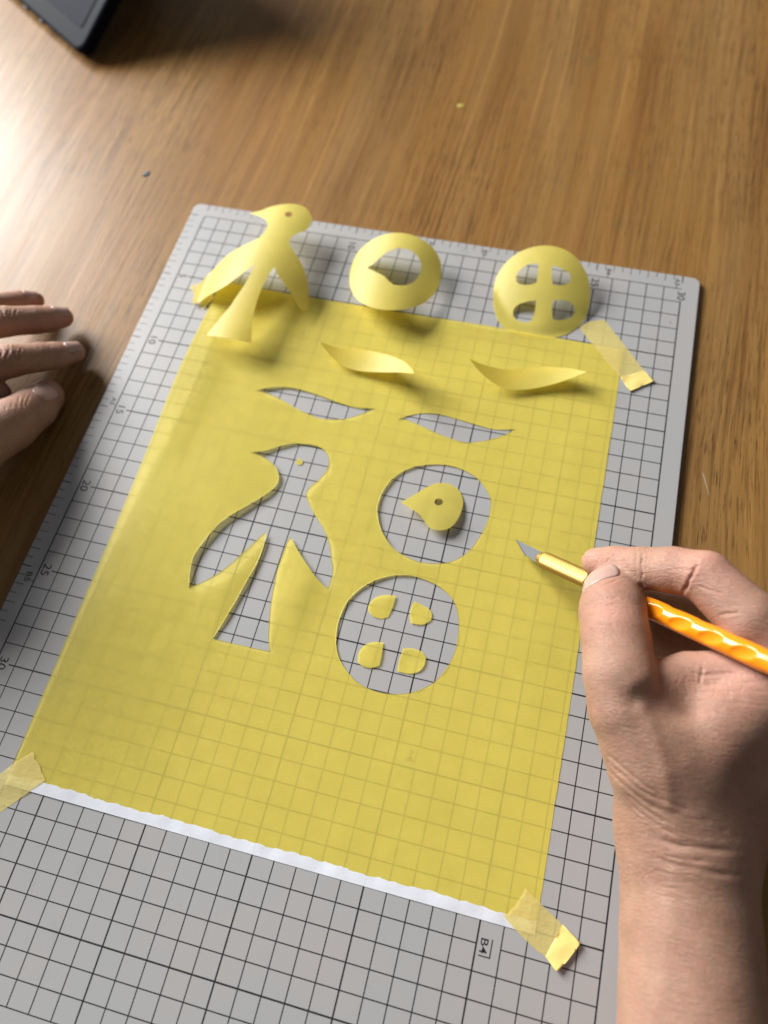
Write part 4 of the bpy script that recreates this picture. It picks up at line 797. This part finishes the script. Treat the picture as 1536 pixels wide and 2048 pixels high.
def hand(name, label, chains, creases, rosy, nails, lo, hi, res=0.15):
    V, F = surface_net(chains, res, lo, hi)
    me = bpy.data.meshes.new(name)
    me.from_pydata((V*CM).tolist(), [], F.tolist()); me.validate()
    bm = bmesh.new(); bm.from_mesh(me)
    bmesh.ops.smooth_vert(bm, verts=bm.verts, factor=0.5, use_axis_x=True, use_axis_y=True, use_axis_z=True)
    bmesh.ops.recalc_face_normals(bm, faces=bm.faces); bm.to_mesh(me); bm.free()
    o = link(name, me, M['skin'])
    sd = o.modifiers.new('smooth', 'SUBSURF'); sd.levels = 2; sd.render_levels = 2
    dg = bpy.context.evaluated_depsgraph_get()
    fine = bpy.data.meshes.new_from_object(o.evaluated_get(dg)); o.modifiers.clear(); o.data = fine; me = fine; me.name = name
    if not me.materials: me.materials.append(M['skin'])
    n = len(me.vertices); co = np.empty(n*3); me.vertices.foreach_get('co', co); co = co.reshape(-1, 3)/CM
    no = np.empty(n*3); me.vertices.foreach_get('normal', no); no = no.reshape(-1, 3)
    bvh = BVHTree.FromPolygons([Vector(p) for p in V.tolist()], F.tolist())
    disp = np.zeros(n)
    rnd = random.Random(7)
    for wd, dep, pts in creases:
        Q = [bvh.find_nearest(Vector(p))[0] for p in pts]
        Q = [np.array(q) for q in Q]; dmin = np.full(n, 9.0); tt = np.zeros(n)
        for i, (a, b) in enumerate(zip(Q[:-1], Q[1:])):
            ab = b-a; t = np.clip((co-a) @ ab/max(1e-9, ab @ ab), 0, 1)
            wig = 0.02*np.sin((i+t)*5.0+Q[0][0]*5)
            q = np.linalg.norm(co-a-t[:, None]*ab-wig[:, None]*np.array((0.3, 1, 0)), axis=1)
            m = q < dmin; dmin[m] = q[m]; tt[m] = (i+t[m])/(len(Q)-1)
        fade = np.clip(np.sin(np.pi*np.clip(tt, 0.04, 0.96))*2.2, 0, 1) if dep > 0 and wd < 0.2 else 1.0
        disp += fade*(-dep*np.exp(-(dmin/wd)**2)+0.15*dep*np.exp(-((dmin-wd*2.1)/(wd*1.3))**2))
    co2 = (co+no*disp[:, None])
    ro = np.zeros(n)
    for x, y, z, r in rosy: ro = np.maximum(ro, np.exp(-((np.linalg.norm(co-np.array((x, y, z)), axis=1)/r)**2)))
    base = np.array([(co2[:, 0].min()+co2[:, 0].max())/2, (co2[:, 1].min()+co2[:, 1].max())/2, co2[:, 2].min()])*CM
    me.vertices.foreach_set('co', (co2*CM-base).ravel()); o.location = base
    at = me.attributes.new('rosy', 'FLOAT', 'POINT'); at.data.foreach_set('value', ro)
    for p in me.polygons: p.use_smooth = True
    tag(o, label, 'hand')
    fb = BVHTree.FromObject(o, bpy.context.evaluated_depsgraph_get())
    for c, d, nn, hw, hl in nails:
        N = Vector(nn).normalized(); T = Vector(d); T = (T-N*T.dot(N)).normalized(); W = T.cross(N)
        c = Vector(c); NU, NV = 12, 12; VV = []; ok = True
        for i in range(NU+1):
            for j in range(NV+1):
                a = -1+2*i/NU; b = -1+2*j/NV
                # square to rounded plate
                x = a*math.sqrt(max(0, 1-0.36*b*b)); y = b*math.sqrt(max(0, 1-0.36*a*a))
                p = c+W*(x*hw)+T*(y*hl)+N*1.5
                hit, hn, _, _ = fb.ray_cast((p*CM)-Vector(base), -N)
                q = (hit if hit is not None else (c*CM-Vector(base)))
                edge = max(abs(a), abs(b))
                lift = 0.040*(1-edge**4)+0.016+0.05*max(0, b)**3
                VV.append(q/CM+N*lift)
        FF = [(i*(NV+1)+j, (i+1)*(NV+1)+j, (i+1)*(NV+1)+j+1, i*(NV+1)+j+1) for i in range(NU) for j in range(NV)]
        nm = link('fingernail', mesh_cm('fingernail', [tuple(v) for v in VV], FF, True), M['nail'], o)
        thicken(nm, 0.05)
    return o
hand('right_hand', 'right hand and bare forearm holding the craft knife, thumb on top of the grip', HAND_R, CREASE_R, ROSY_R, NAIL_R, (23.5, -47.5, -1.2), (42.5, -13.5, 9.5))
hand('left_hand', 'left hand resting on the bare table at the left edge, fingers pointing right', HAND_L, CREASE_L, ROSY_L, NAIL_L, (-35, -46, -1.0), (1.5, -2.5, 10.5), 0.17)

# ------------------------------------------------------------------ tablet in a dark folio, leaning back at the far left
tbm = thing('tablet', 'dark navy tablet case leaning back on the table at the far left corner', 'tablet')
e1 = Vector((-0.822, 0.569, 0)).normalized(); th = math.radians(34)
e2 = Vector((-e1.y*-1, 0, 0)); e2 = Vector((0.569*math.cos(th), 0.822*math.cos(th), math.sin(th))).normalized(); e3 = e1.cross(e2)
if e3.z < 0: e3 = -e3
TM = Matrix((e1, e2, e3)).transposed().to_4x4(); TM.translation = Vector((-14.35, 13.3, 0.45))*CM
tbm.matrix_world = TM
def tab_mat(name, col, rough, coat=0.0):
    t = NT(name); n = t.noise(t.map((100, 100, 100)), 30, 3)
    t.base(Base_Color=col, Roughness=rough, Normal=t.bump(n, 0.1, 0.0002)); t.p.inputs['Specular IOR Level'].default_value = 0.04; return t.m
def slab_part(name, x0, x1, y0, y1, z0, z1, r, m, bev=0.1):
    me = rounded_slab(name, x0, x1, y0, y1, z0, z1, r, 8, bev); return link(name, me, m, tbm)
slab_part('case', -0.2, 25.2, -0.2, 17.6, -0.55, 0.35, 1.0, tab_mat('navy_case', (0.004, 0.006, 0.011), 0.55), 0.25)
slab_part('screen', 0.9, 24.1, 1.3, 16.4, 0.34, 0.40, 0.3, tab_mat('dark_screen', (0.010, 0.013, 0.020), 0.62), 0.02)
for x in (5.6, 8.0):
    slab_part('button', x, x+0.45, -0.34, 0.0, -0.1, 0.18, 0.06, tab_mat('button_metal', (0.07, 0.08, 0.10), 0.5), 0.03)
sl = Vector((12.5, 15.0, -0.6)); me = rounded_slab('stand_leg', 7.5, 17.5, 9.0, 9.4, -6.0, -0.5, 0.15, 3, 0.05)
link('stand_leg', me, tab_mat('navy_case_back', (0.004, 0.006, 0.011), 0.6), tbm)
